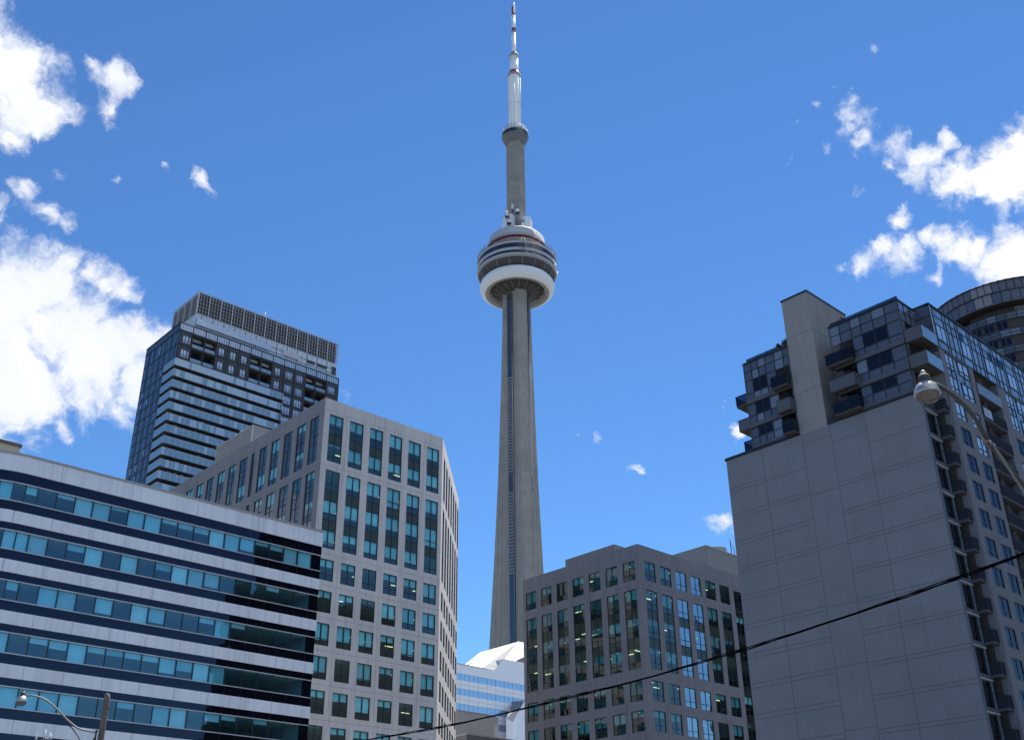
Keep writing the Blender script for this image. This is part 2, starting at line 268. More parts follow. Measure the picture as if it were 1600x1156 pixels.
# ------------------------------------------------------------------ mesh helpers
class MB:
    def __init__(s): s.v = []; s.f = []; s.m = []; s.uv = []; s.names = []; s.smooth = []
    def mi(s, name):
        if name not in s.names: s.names.append(name)
        return s.names.index(name)
    def poly(s, pts, mat, uv=None, smooth=False):
        k = len(s.v); s.v += [tuple(q) for q in pts]; s.f.append(tuple(range(k, k + len(pts)))); s.m.append(s.mi(mat))
        if uv is None:
            a = Vector(pts[1]) - Vector(pts[0]); c = Vector(pts[2]) - Vector(pts[0]); n = a.cross(c)
            if abs(n.z) > .7 * n.length: uv = [(q[0], q[1]) for q in pts]
            else:
                h = Vector((-n.y, n.x)); h = h.normalized() if h.length > 1e-9 else Vector((1, 0)); uv = [(q[0] * h.x + q[1] * h.y, q[2]) for q in pts]
        s.uv.append(uv); s.smooth.append(smooth)
    def box(s, x0, x1, y0, y1, z0, z1, mat, skip=''):
        A = [(x0, y0, z0), (x1, y0, z0), (x1, y1, z0), (x0, y1, z0), (x0, y0, z1), (x1, y0, z1), (x1, y1, z1), (x0, y1, z1)]
        for key, f in (('b', (0, 3, 2, 1)), ('t', (4, 5, 6, 7)), ('f', (0, 1, 5, 4)), ('r', (1, 2, 6, 5)), ('k', (2, 3, 7, 6)), ('l', (3, 0, 4, 7))):
            if key not in skip: s.poly([A[i] for i in f], mat)
    def prism(s, poly, z0, z1, mat, top=None, bottom=True):
        n = len(poly)
        for i in range(n):
            a, b = poly[i], poly[(i + 1) % n]; s.poly([(a[0], a[1], z0), (b[0], b[1], z0), (b[0], b[1], z1), (a[0], a[1], z1)], mat)
        s.poly([(a[0], a[1], z1) for a in poly], top or mat)
        if bottom: s.poly([(a[0], a[1], z0) for a in reversed(poly)], top or mat)
    def lathe(s, prof, n=48, mat='pod_white', mats=None, a0=0, a1=360, smooth=True, cx=0, cy=0):
        for i in range(n):
            t0, t1 = R(a0 + (a1 - a0) * i / n), R(a0 + (a1 - a0) * (i + 1) / n)
            for j in range(len(prof) - 1):
                (ra, za), (rb, zb) = prof[j], prof[j + 1]; mm = mats[j] if mats else mat
                q = [(cx + ra * math.sin(t0), cy - ra * math.cos(t0), za), (cx + ra * math.sin(t1), cy - ra * math.cos(t1), za), (cx + rb * math.sin(t1), cy - rb * math.cos(t1), zb), (cx + rb * math.sin(t0), cy - rb * math.cos(t0), zb)]
                if ra < 1e-6: q = [q[0], q[2], q[3]]
                elif rb < 1e-6: q = q[:3]
                uu0, uu1 = t0 * max(ra, rb), t1 * max(ra, rb)
                s.poly(q, mm, [(uu0, za), (uu1, za), (uu1, zb), (uu0, zb)][:len(q)] if len(q) == 4 else [(uu0, za), (uu1, za), (uu1, zb)], smooth)
    def tube(s, pts, rad, mat, n=8, cap=True):
        pts = [Vector(q) for q in pts]; rads = rad if isinstance(rad, (list, tuple)) else [rad] * len(pts); rings = []
        ref = Vector((0, 0, 1))
        for i, q in enumerate(pts):
            t = (pts[min(i + 1, len(pts) - 1)] - pts[max(i - 1, 0)]).normalized()
            a = t.cross(ref);
            if a.length < 1e-3: a = t.cross(Vector((1, 0, 0)))
            a.normalize(); b = t.cross(a); rings.append([q + (a * math.cos(2 * math.pi * k / n) + b * math.sin(2 * math.pi * k / n)) * rads[i] for k in range(n)])
        for i in range(len(rings) - 1):
            for k in range(n): s.poly([rings[i][k], rings[i][(k + 1) % n], rings[i + 1][(k + 1) % n], rings[i + 1][k]], mat, [(k / n, i), ((k + 1) / n, i), ((k + 1) / n, i + 1), (k / n, i + 1)], True)
        if cap: s.poly(rings[0][::-1], mat); s.poly(rings[-1], mat)
    def ball(s, c, r_, mat, n=12, m=7, sz=1, t0=0, t1=180):
        prof = [(r_ * math.sin(R(t0 + (t1 - t0) * j / m)), r_ * sz * math.cos(R(t0 + (t1 - t0) * j / m)) + c[2]) for j in range(m + 1)]
        prof = [(0 if a < 1e-6 else a, z) for a, z in prof]
        s.lathe(prof, n, mat, cx=c[0], cy=c[1])
    def build(s, name, parent=None, loc=None):
        me = bpy.data.meshes.new(name); me.from_pydata(s.v, [], s.f)
        for nm in s.names: me.materials.append(MATS[nm])
        me.polygons.foreach_set('material_index', s.m); me.polygons.foreach_set('use_smooth', s.smooth)
        ul = me.uv_layers.new(name='UVMap'); flat = [c for f in s.uv for q in f for c in q]; ul.data.foreach_set('uv', flat)
        if any(s.smooth):
            import bmesh
            bm = bmesh.new(); bm.from_mesh(me); bmesh.ops.remove_doubles(bm, verts=bm.verts, dist=1e-4); bm.to_mesh(me); bm.free()
        me.update(); o = bpy.data.objects.new(name, me); COL.objects.link(o)
        if parent: o.parent = parent
        if loc: o.location = loc
        return o
def thing(name, label, cat, loc=(0, 0, 0), az=None, group=None):
    o = bpy.data.objects.new(name, None); COL.objects.link(o); o.location = loc; o.empty_display_size = 1
    if az is not None: o.rotation_euler = (0, 0, R(90 - az))
    o['label'] = label; o['category'] = cat
    if group: o['group'] = group
    return o
def tag(o, label, cat, group=None):
    o['label'] = label; o['category'] = cat
    if group: o['group'] = group
    return o

class Face:
    """A facade plane: u runs along it, d is depth behind it."""
    def __init__(s, o, ux, n, sc_=1): s.o = o; s.ux = ux; s.n = n; s.s = sc_
    def P(s, u, z, d=0):
        k = s.s; return (s.o[0] + s.ux[0] * u * k - s.n[0] * d, s.o[1] + s.ux[1] * u * k - s.n[1] * d, 1.7 + (z - 1.7) * k)
    def quad(s, mb, u0, u1, z0, z1, d, mat, jit=0):
        jj = [random.uniform(-jit, jit) for _ in range(3)]
        a = s.P(u0, z0, d + jj[0]), s.P(u1, z0, d + jj[1]), s.P(u1, z1, d + jj[2]), s.P(u0, z1, d + jj[0] + jj[2] - jj[1])
        mb.poly(a, mat, [(u0 * s.s, z0 * s.s), (u1 * s.s, z0 * s.s), (u1 * s.s, z1 * s.s), (u0 * s.s, z1 * s.s)])
    def box(s, mb, u0, u1, z0, z1, d0, d1, mat):
        """d0 is the outer depth, d1 the inner."""
        A = [s.P(u0, z0, d0), s.P(u1, z0, d0), s.P(u1, z0, d1), s.P(u0, z0, d1), s.P(u0, z1, d0), s.P(u1, z1, d0), s.P(u1, z1, d1), s.P(u0, z1, d1)]
        k = s.s; U = lambda *q: [(a * k, b * k) for a, b in q]; e = (d1 - d0) / k
        mb.poly([A[0], A[1], A[5], A[4]], mat, U((u0, z0), (u1, z0), (u1, z1), (u0, z1)))
        mb.poly([A[3], A[7], A[6], A[2]], mat, U((u0, z0), (u0, z1), (u1, z1), (u1, z0)))
        mb.poly([A[0], A[4], A[7], A[3]], mat, U((0, z0), (0, z1), (e, z1), (e, z0)))
        mb.poly([A[1], A[2], A[6], A[5]], mat, U((0, z0), (e, z0), (e, z1), (0, z1)))
        mb.poly([A[4], A[5], A[6], A[7]], mat, U((u0, 0), (u1, 0), (u1, e), (u0, e)))
        mb.poly([A[0], A[3], A[2], A[1]], mat, U((u0, 0), (u0, e), (u1, e), (u1, 0)))
    def wall(s, mb, u0, u1, z0, z1, holes, mat, depth=.3, reveal=None):
        """front skin with rectangular holes and their reveals"""
        us = sorted({u0, u1, *[h[0] for h in holes], *[h[1] for h in holes]}); zs = sorted({z0, z1, *[h[2] for h in holes], *[h[3] for h in holes]})
        for i in range(len(us) - 1):
            run = None
            for j in range(len(zs) - 1):
                cu, cz = (us[i] + us[i + 1]) / 2, (zs[j] + zs[j + 1]) / 2
                inside = any(h[0] < cu < h[1] and h[2] < cz < h[3] for h in holes)
                if inside:
                    if run is not None: s.quad(mb, us[i], us[i + 1], run, zs[j], 0, mat); run = None
                elif run is None: run = zs[j]
            if run is not None: s.quad(mb, us[i], us[i + 1], run, zs[-1], 0, mat)
        rm = reveal or mat
        for a, b, c, d in holes:
            for (p0, p1) in (((a, c), (b, c)), ((b, c), (b, d)), ((b, d), (a, d)), ((a, d), (a, c))):
                mb.poly([s.P(*p0, 0), s.P(*p1, 0), s.P(*p1, depth), s.P(*p0, depth)], rm)

class Windows:
    """Collects window things of one building: the first (largest) 100 become parts, the rest one 'stuff' part."""
    def __init__(s, parent, frame_mat='mullion', glass_mat='teal_glass', depth=.14, cap=100):
        s.parent = parent; s.fm = frame_mat; s.gm = glass_mat; s.d = depth; s.n = 0; s.cap = cap; s.rest = [MB(), MB(), MB()]
    def add(s, F, u0, u1, lights, blinds=None, glassm=None, mid=True, fw_=.07, spandrel='spandrel_green', show=True, transom=None, sub=1, blind_mat='blind'):
        """lights: list of (ztop, zbot) glazed lights from top to bottom; anything between them is spandrel"""
        single = show and s.n < s.cap; fr, gl, bl = (MB(), MB(), MB()) if single else s.rest
        d = s.d; k = F.s; f = fw_ / k; zt, zb = lights[0][0], lights[-1][1]; gm = glassm or s.gm
        F.box(fr, u0, u0 + f, zb, zt, d - .06, d + .05, s.fm); F.box(fr, u1 - f, u1, zb, zt, d - .06, d + .05, s.fm)
        F.box(fr, u0 + f, u1 - f, zt - f, zt, d - .06, d + .05, s.fm); F.box(fr, u0 + f, u1 - f, zb, zb + f, d - .06, d + .05, s.fm)
        cols = [u0 + f]
        if mid:
            for c in range(1, sub + 1):
                um = u0 + (u1 - u0) * c / (sub + 1); F.box(fr, um - f / 2, um + f / 2, zb + f, zt - f, d - .05, d + .04, s.fm); cols += [um - f / 2, um + f / 2]
        cols.append(u1 - f)
        spans = [(cols[i], cols[i + 1]) for i in range(0, len(cols), 2)]
        def hbar(z):
            for a, b in spans: F.box(fr, a, b, z - f / 2, z + f / 2, d - .045, d + .035, s.fm)
        for i, (a, b) in enumerate(lights):
            if i: hbar(a)
            if i < len(lights) - 1: hbar(b)
            tz = b + (transom if transom else .3 * (a - b)) if transom != 0 else None
            if tz: hbar(tz)
            bf = blinds[i] if blinds else 0
            for (ua, ub) in spans:
                if tz: F.quad(gl, ua, ub, tz + f / 2, a - f / 2, d, gm, .006); F.quad(gl, ua, ub, b + f / 2, tz - f / 2, d, gm, .006)
                else: F.quad(gl, ua, ub, b + f / 2, a - f / 2, d, gm, .006)
                if bf > .02:
                    bb = min(1, bf + random.choice((0, 0, 0, .02)))
                    F.quad(bl, ua + .01, ub - .01, a - (a - b) * bb, a - f / 2, d + .16, blind_mat)
            if i < len(lights) - 1:
                for (ua, ub) in spans: F.quad(gl, ua, ub, lights[i + 1][0] + f / 2, b - f / 2, d + .01, spandrel, .004)
        if single:
            s.n += 1; wo_ = fr.build('window', s.parent); gl.build('pane', wo_)
            if bl.f: bl.build('blind', wo_)
    def flush(s):
        for mb, nm in zip(s.rest, ('window_frames', 'window_panes', 'window_blinds')):
            if mb.f: o = mb.build(nm, s.parent); o['kind'] = 'stuff'
def rb(lo=0, weights=None):
    """how far a blind is pulled down"""
    return random.choice(weights or (0, .3, .35, .5, .62, .66, .68, .7, 1.0, .7))
def inset(poly, d):
    n = len(poly); out = []
    for i in range(n):
        a, b, c = Vector(poly[i - 1]), Vector(poly[i]), Vector(poly[(i + 1) % n]); e1 = (b - a).normalized(); e2 = (c - b).normalized()
        n1, n2 = Vector((-e1.y, e1.x)), Vector((-e2.y, e2.x)); k = d / (1 + n1.dot(n2)); out.append(tuple(b + (n1 + n2) * k))
    return out
def floors(parent, poly, levels, inner=.62, core=7.5, zb=0):
    mb = MB(); ip = inset(poly, inner)
    for z in levels: mb.prism(ip, z, z + .35, 'ceiling')
    mb.build('floor_slab', parent)
    mb = MB(); mb.prism(inset(poly, core), zb, max(levels), 'room_wall'); mb.build('core_wall', parent)
def joints(parent, F, hs, vs, mat='joint', w=.03, pr=.003):
    """thin sealant lines standing 3 mm proud. hs: (z,u0,u1); vs: (u,z0,z1)"""
    mb = MB(); k = F.s
    for z, a, b in hs: F.box(mb, a, b, z - w / 2 / k, z + w / 2 / k, -pr, 0.01, mat)
    for u, a, b in vs: F.box(mb, u - w / 2 / k, u + w / 2 / k, a, b, -pr - .001, 0.01, mat)
    return mb.build('panel_joint', parent)

# ------------------------------------------------------------------ ground and street
def structure(o): o['kind'] = 'structure'; return o
mb = MB(); mb.poly([(-3000, -3000, -.16), (3000, -3000, -.16), (3000, 3000, -.16), (-3000, 3000, -.16)], 'ground_mix'); structure(mb.build('ground'))
street = R(90 - 47.5)
def rot(pts, z, ox=0, oy=30): return [(ox + a * math.cos(street) - b * math.sin(street), oy + a * math.sin(street) + b * math.cos(street), z) for a, b in pts]
mb = MB(); mb.poly(rot([(-250, -8), (250, -8), (250, 8), (-250, 8)], -.15), 'asphalt')
structure(mb.build('road'))
mb = MB()
for y in (-.1, .1): mb.poly(rot([(-250, y - .05), (250, y - .05), (250, y + .05), (-250, y + .05)], -.146), 'paint_white')
structure(mb.build('road_marking'))
for sgn in (-1, 1):
    mb = MB(); a, b = sorted((8 * sgn, 13 * sgn)); q = rot([(-250, a), (250, a), (250, b), (-250, b)], 0)
    mb.prism([(c[0], c[1]) for c in q], -.15, 0, 'pavement_concrete'); structure(mb.build('pavement'))

# ------------------------------------------------------------------ B2: grey precast office block with diagonal corner
def office_left():
    s = 1.3; Z = lambda z: 1.7 + (z - 1.7) * s
    t = thing('office_building', 'grey office block with teal windows, directly left of the concrete tower', 'office building', (-24.386, 127.692, 0), 47.5)
    FL = Face((0, 0), (0, 1), (-1, 0), s); FF = Face((0, 0), (1, 0), (0, -1), s)
    c45 = math.sqrt(.5); FR = Face((15.13 * s, 0), (c45, c45), (c45, -c45), s)
    top = 50.35; mb = MB()
    rowA = [(48.75, 46.7), (45.65, 43.72)]; rowB = [(42.8, 40.75), (39.72, 37.75), (36.72, 34.92)]
    singles = [(33.85 - 3.015 * k, 33.85 - 3.015 * k - 2.04) for k in range(10)]
    groups = [rowA, rowB] + [[q] for q in singles]
    cf = [(.66 + 2.474 * k, .66 + 2.474 * k + 1.66) for k in range(6)]
    cl = [(.92, 2.55), (3.33, 5.0), (5.84, 7.47), (8.35, 9.99), (10.8, 12.42), (13.33, 14.07), (14.88, 16.55), (17.37, 18.97), (19.8, 21.42), (22.35, 23.97), (24.75, 26.4), (27.25, 28.9), (29.8, 31.4)]
    cr_ = [(1.42 + 2.6 * k, 1.42 + 2.6 * k + 1.7) for k in range(7)]
    W = Windows(t)
    holesF = []; holesL = []; holesR = []
    for gi, g in enumerate(groups):
        for F, cols, H, key in ((FF, cf, holesF, 'f'), (FL, cl, holesL, 'l'), (FR, cr_, holesR, 'r')):
            for ci, (a, b) in enumerate(cols):
                H.append((a, b, g[-1][1], g[0][0]))
    for F, H, u1 in ((FF, holesF, 15.13), (FL, holesL, 34.5), (FR, holesR, 19.0)):
        F.wall(mb, 0, u1, 1.0, top, H, 'precast' if F is not FL else 'precast_shaded', .2)  # left face takes the copy with shade in its colour
    # parapet inner face, roof, back
    x1, y1 = 15.13 * s + 19 * s * c45, 19 * s * c45; ymax = 34.5 * s
    poly = [(0, 0), (15.13 * s, 0), (x1, y1), (x1, ymax), (0, ymax)]
    ip = inset(poly, .4)
    for i in range(5):
        a, b = poly[i], poly[(i + 1) % 5]; c, d = ip[i], ip[(i + 1) % 5]
        mb.poly([(*a, Z(top)), (*b, Z(top)), (*d, Z(top)), (*c, Z(top))], 'coping')
        mb.poly([(*c, Z(top)), (*d, Z(top)), (*d, Z(top) - 1.1), (*c, Z(top) - 1.1)], 'precast')
    mb.poly([(*q, Z(top) - 1.1) for q in ip], 'far_dark')
    for i in (2, 3): a, b = poly[i], poly[i + 1]; mb.poly([(*a, .6), (*b, .6), (*b, Z(top)), (*a, Z(top))], 'precast')
    mb.build('wall', t)
    # windows ordered by how large they show
    pf = {0: [(.45, .1), (.5, .7), (.5, .68), (.66, .5), (.66, .55), (.66, .66)], 1: [(0, .6, .75), (.68, .72, .4), (.68, .68, .7), (.96, .7, .68), (.6, .68, .68), (.68, .95, 0)]}
    for gi, g in enumerate(groups):
        vis = gi <= 7
        for ci, (a, b) in enumerate(cf):
            bl = pf[gi][ci] if gi in pf else [rb(weights=(.25, .28, .33, .66, .7, .66, .64, .28, 0, .72))]
            W.add(FF, a, b, g, bl, show=vis)
    for gi, g in enumerate(groups[:2]):
        for ci, (a, b) in enumerate(cl): W.add(FL, a, b, g, [random.choice((0, 0, .3, .6)) for _ in g], show=(gi == 0 or ci < 6), spandrel='spandrel_bronze')
    for gi, g in enumerate(groups[:8]):
        for ci, (a, b) in enumerate(cr_): W.add(FR, a, b, g, [rb() for _ in g], show=gi < 6)
    for g in groups[2:]:
        for (a, b) in cl: W.add(FL, a, b, g, [rb()], show=False)
    for g in groups[8:]:
        for (a, b) in cr_: W.add(FR, a, b, g, [rb()], show=False)
    W.flush()
    lv = [Z(48.95 - 3.03 * k) for k in range(0, 15)]
    floors(t, poly, lv, core=7)
    # ceiling lamps behind the front windows
    for k in range(1, 11):
        for ci in range(6):
            if random.random() < .62:
                m = MB(); x = (cf[ci][0] + random.uniform(.2, .9)) * s; yy = random.uniform(2.0, 4.2); m.box(x, x + 1.2, yy, yy + .16, lv[k] - .06, lv[k] - .01, 'tube_light'); m.build('ceiling_lamp', t)
    # joints
    for F, u1, cols in ((FF, 15.13, cf), (FL, 34, cl), (FR, 19, cr_)):
        hs = [(z, 0.02, u1 - .02) for z in (49.1, 43.25, 34.38)] + [(33.85 - 3.015 * k - 2.5, 0.02, u1 - .02) for k in range(7)]
        vs = []
        for i in range(len(cols) - 1):
            um = (cols[i][1] + cols[i + 1][0]) / 2
            if i % 2 == 0: vs.append((um, 20.0, 34.3)); vs += [(um, 43.3, 49.0)] if i % 4 == 0 else []
        joints(t, F, hs, vs)
    joints(t, FL, [], [(1 / s * 9.2, 43.3, 50.2)])
    # louvred plant room standing back on the roof
    pl = MB(); xa, xb, ya, yb = 3 * s, 9.5 * s, 20.2 * s, 28.9 * s; zt, zb_ = Z(55.2), Z(50) - 1
    pl.box(xa + .12, xb, ya + .12, yb, zb_, zt, 'louvre_back'); n = 15
    for i in range(n):
        z = Z(51.2) + i * (zt - Z(51.2)) / n; h = (zt - Z(51.2)) / n
        for (q0, q1) in (((xa, ya), (xb, ya)), ((xa, yb), (xa, ya))):
            dx, dy = (0, .11) if q0[1] == q1[1] else (.11, 0)
            pl.poly([(q0[0], q0[1], z), (q1[0], q1[1], z), (q1[0] + dx, q1[1] + dy, z + h * .72), (q0[0] + dx, q0[1] + dy, z + h * .72)], 'louvre')
            pl.poly([(q0[0], q0[1], z), (q1[0], q1[1], z), (q1[0] + dx, q1[1] + dy, z), (q0[0] + dx, q0[1] + dy, z)], 'louvre')
    pl.box(xa - .04, xa + .14, ya - .04, ya + .14, zb_, zt, 'louvre'); pl.box(xa - .05, xb, ya - .05, yb, zt, zt + .12, 'louvre')
    pl.build('plant_room', t)
    v = MB(); v.lathe([(.75, 0), (.8, .35), (.55, .4), (.5, .05)], 16, 'alu', cx=xa + 2, cy=ya + 6.2); v.tube([(xa + 1.5, ya + 6.2, -1.3), (xa + 1.5, ya + 6.2, .1)], .05, 'alu'); v.tube([(xa + 2.5, ya + 6.2, -1.3), (xa + 2.5, ya + 6.2, .1)], .05, 'alu')
    v.build('roof_vent', t, (0, 0, zt + 1.3))
office_left()

# ------------------------------------------------------------------ A: white banded office in front
def office_banded():
    s = 1.36; Z = lambda z: 1.7 + (z - 1.7) * s
    t = thing('banded_office_building', 'low office block striped with white and navy bands and ribbon windows', 'office building', (-18.417, 100.32, 0), 47.5)
    UL = -20.52; RA = 4.6; NP = 9
    # facade path: straight run, then a faceted curve turning away
    path = [(0.0, 0.0)]
    x = -.75; pts = [(0, 0), (-.75, 0)]
    ws = [-.75 - 1.12 * k for k in range(0, 19)]            # straight window joints
    pts = [(0, 0), (-.72, 0)] + [(q, 0) for q in ws[1:18]] + [(UL, 0)]
    for i in range(1, NP + 1):
        a = R(90 * i / NP * .9); pts.append((UL - RA * math.sin(a), RA * (1 - math.cos(a))))
    pts.append((UL - RA * 1.0 - .2, 14))
    segs = [(pts[i + 1], pts[i]) for i in range(len(pts) - 1)]   # left->right
    def seg_face(sg):
        (a, b) = sg; v = Vector((b[0] - a[0], b[1] - a[1])); l = v.length; v /= l
        return Face((a[0] * s, a[1] * s), (v.x, v.y), (v.y, -v.x), s), l
    faces = [seg_face(g) for g in segs]
    W0 = 25.82; P = 2.87
    def run(mb, z0, z1, d0, d1, mat):
        # mitred box run along the facade
        def off(d): # offset path inward by d metres
            out = []
            for i, q in enumerate(pts):
                ds = []
                for j in (i - 1, i):
                    if 0 <= j < len(pts) - 1:
                        v = Vector(pts[j + 1]) - Vector(pts[j]); v.normalize(); ds.append(Vector((v.y, -v.x)))
                n = sum(ds, Vector((0, 0))); n = n.normalized() / max(.5, n.normalized().dot(ds[0])); out.append((q[0] * s + n.x * d, q[1] * s + n.y * d))
            return out
        A, B = off(d0), off(d1); acc = 0
        for i in range(len(pts) - 1):
            l = (Vector(pts[i + 1]) - Vector(pts[i])).length * s
            for (PA, PB, za, zb) in ((A, A, z0, z1), (B, B, z0, z1)):
                mb.poly([(*PA[i], Z(za)), (*PA[i + 1], Z(za)), (*PA[i + 1], Z(zb)), (*PA[i], Z(zb))], mat, [(acc, Z(za)), (acc + l, Z(za)), (acc + l, Z(zb)), (acc, Z(zb))])
            for zz in (z0, z1): mb.poly([(*A[i], Z(zz)), (*A[i + 1], Z(zz)), (*B[i + 1], Z(zz)), (*B[i], Z(zz))], mat)
            acc += l
        for i in (0, -1): mb.poly([(*A[i], Z(z0)), (*A[i], Z(z1)), (*B[i], Z(z1)), (*B[i], Z(z0))], mat)
    mb = MB(); run(mb, 26.5, 27.52, -.1, .5, 'white_panel'); mb.build('roof_band', t)
    mb = MB(); run(mb, 27.523, 27.66, -.17, .6, 'coping'); mb.build('coping', t)
    nf = 9
    for k in range(nf):
        w_ = W0 - P * k
        m = MB(); run(m, w_ - 2.40, w_ - 1.68, -.1, .4, 'white_panel'); m.build('white_band', t)
        m = MB(); run(m, w_ + .05, (26.5 if k == 0 else w_ + P - 2.4), 0, .3, 'navy_glass'); m.build('spandrel_band', t)
        m = MB(); run(m, w_ - 1.68, w_ - 1.12, 0, .3, 'navy_glass'); m.build('spandrel_band', t)
        m = MB(); run(m, w_ - .0, w_ + .05, -.07, .2, 'alu'); m.build('window_rail', t)
        m = MB(); run(m, w_ - 1.12, w_ - 1.07, -.07, .2, 'alu'); m.build('window_rail', t)
        g = MB(); fr = MB()   # lines in the spandrel glass
        rest = [MB(), MB(), MB()]
        for i, (F, l) in enumerate(faces):
            if i == 0: F.quad(rest[1], 0, l, w_ - 1.07, w_, .05, 'navy_glass'); continue
            if i == len(faces) - 1: F.quad(rest[1], 0, l, w_ - 1.07, w_, .06, 'navy_glass'); continue
            single = k < 5 and i < 22; a, b, c = (MB(), MB(), MB()) if single else rest
            F.box(a, 0, .035, w_ - 1.068, w_ - .002, -.02, .12, 'mullion')
            gm = 'ribbon_glass'; F.quad(b, .035, l, w_ - 1.07, w_, .05, gm, .006)
            br = random.choice((1, 1, 1, 1, .3, .42, .55, 0, 0, 0, .8))
            if k == 0 and i < 17: br = [0, 1, 1, .3, .7, .75, 1, 1, .35, .3, .2, 1, 1, .15, 1, 1, .2, .35][i]
            if k > 0 and i <= 5: br = random.choice((0, 0, 0, .25))
            if k == 0 and i == 4: br = .2
            if k == 1 and i > 7: br = random.choice((.35, .4, 1, 1, 0))
            if br: F.quad(c, .05, l - .01, w_ - 1.07 * br, w_ - .02, .24, 'blind')
            if single:
                wn_ = a.build('window', t); b.build('pane', wn_)
                if c.f: c.build('blind', wn_)
        for q, nm in zip(rest, ('window_mullions', 'window_panes', 'window_blinds')):
            if q.f: o = q.build(nm, t); o['kind'] = 'stuff'
        # vertical joints in the white band and spandrels
        j = MB()
        for u in [-.66 - 2.25 * q for q in range(10)]:
            FF = Face((0, 0), (1, 0), (0, -1), s)
            FF.box(j, u - .012, u + .012, w_ - 2.39, w_ - 1.69, -.103, 0, 'panel_joint')
            if k == 0: FF.box(j, u * 2 - .012 + .66, u * 2 + .012 + .66, 26.52, 27.5, -.103, 0, 'panel_joint') if u > -10 else None
        for u in [-.72 - 1.12 * q for q in range(17)]:
            FF.box(j, u - .01, u + .01, w_ - 1.67, w_ - 1.13, -.004, .02, 'mullion_black'); FF.box(j, u - .01, u + .01, w_ + .06, w_ + .42, -.004, .02, 'mullion_black')
        j.build('panel_joint', t)
    # body behind: back walls, roof and floors
    D = 15
    fp = [(q[0] * s, q[1] * s) for q in pts][::-1]; fp = [q for q in fp if q[1] < 13] + [(-.0, D), ((UL - RA) * s, D)]
    ip = inset(fp, .55)
    mb = MB(); mb.poly([(*q, Z(27.2)) for q in ip], 'far_dark'); mb.build('roof', t)
    mb = MB(); mb.box(-.3, 0, .55, D, 0, Z(27.5), 'white_panel'); mb.box((UL - RA) * s + 2, -.3, D - .3, D, 0, Z(27.5), 'far_dark'); mb.build('end_wall', t)
    floors(t, fp, [Z(W0 + .1 - P * k) for k in range(9)], inner=.7, core=6)
office_banded()
mb = MB()
bt = thing('beige_building', 'beige building with brown roof trim peeking over the banded office', 'building', (-55.28, 112.14, 0), 47.5)
mb.box(-30, 0, 0, 20, 0, 51.4, 'beige'); mb.build('wall', bt); mb = MB(); mb.box(-30.1, .12, -.12, 20, 51.4, 51.75, 'brown_trim'); mb.build('roof_trim', bt)

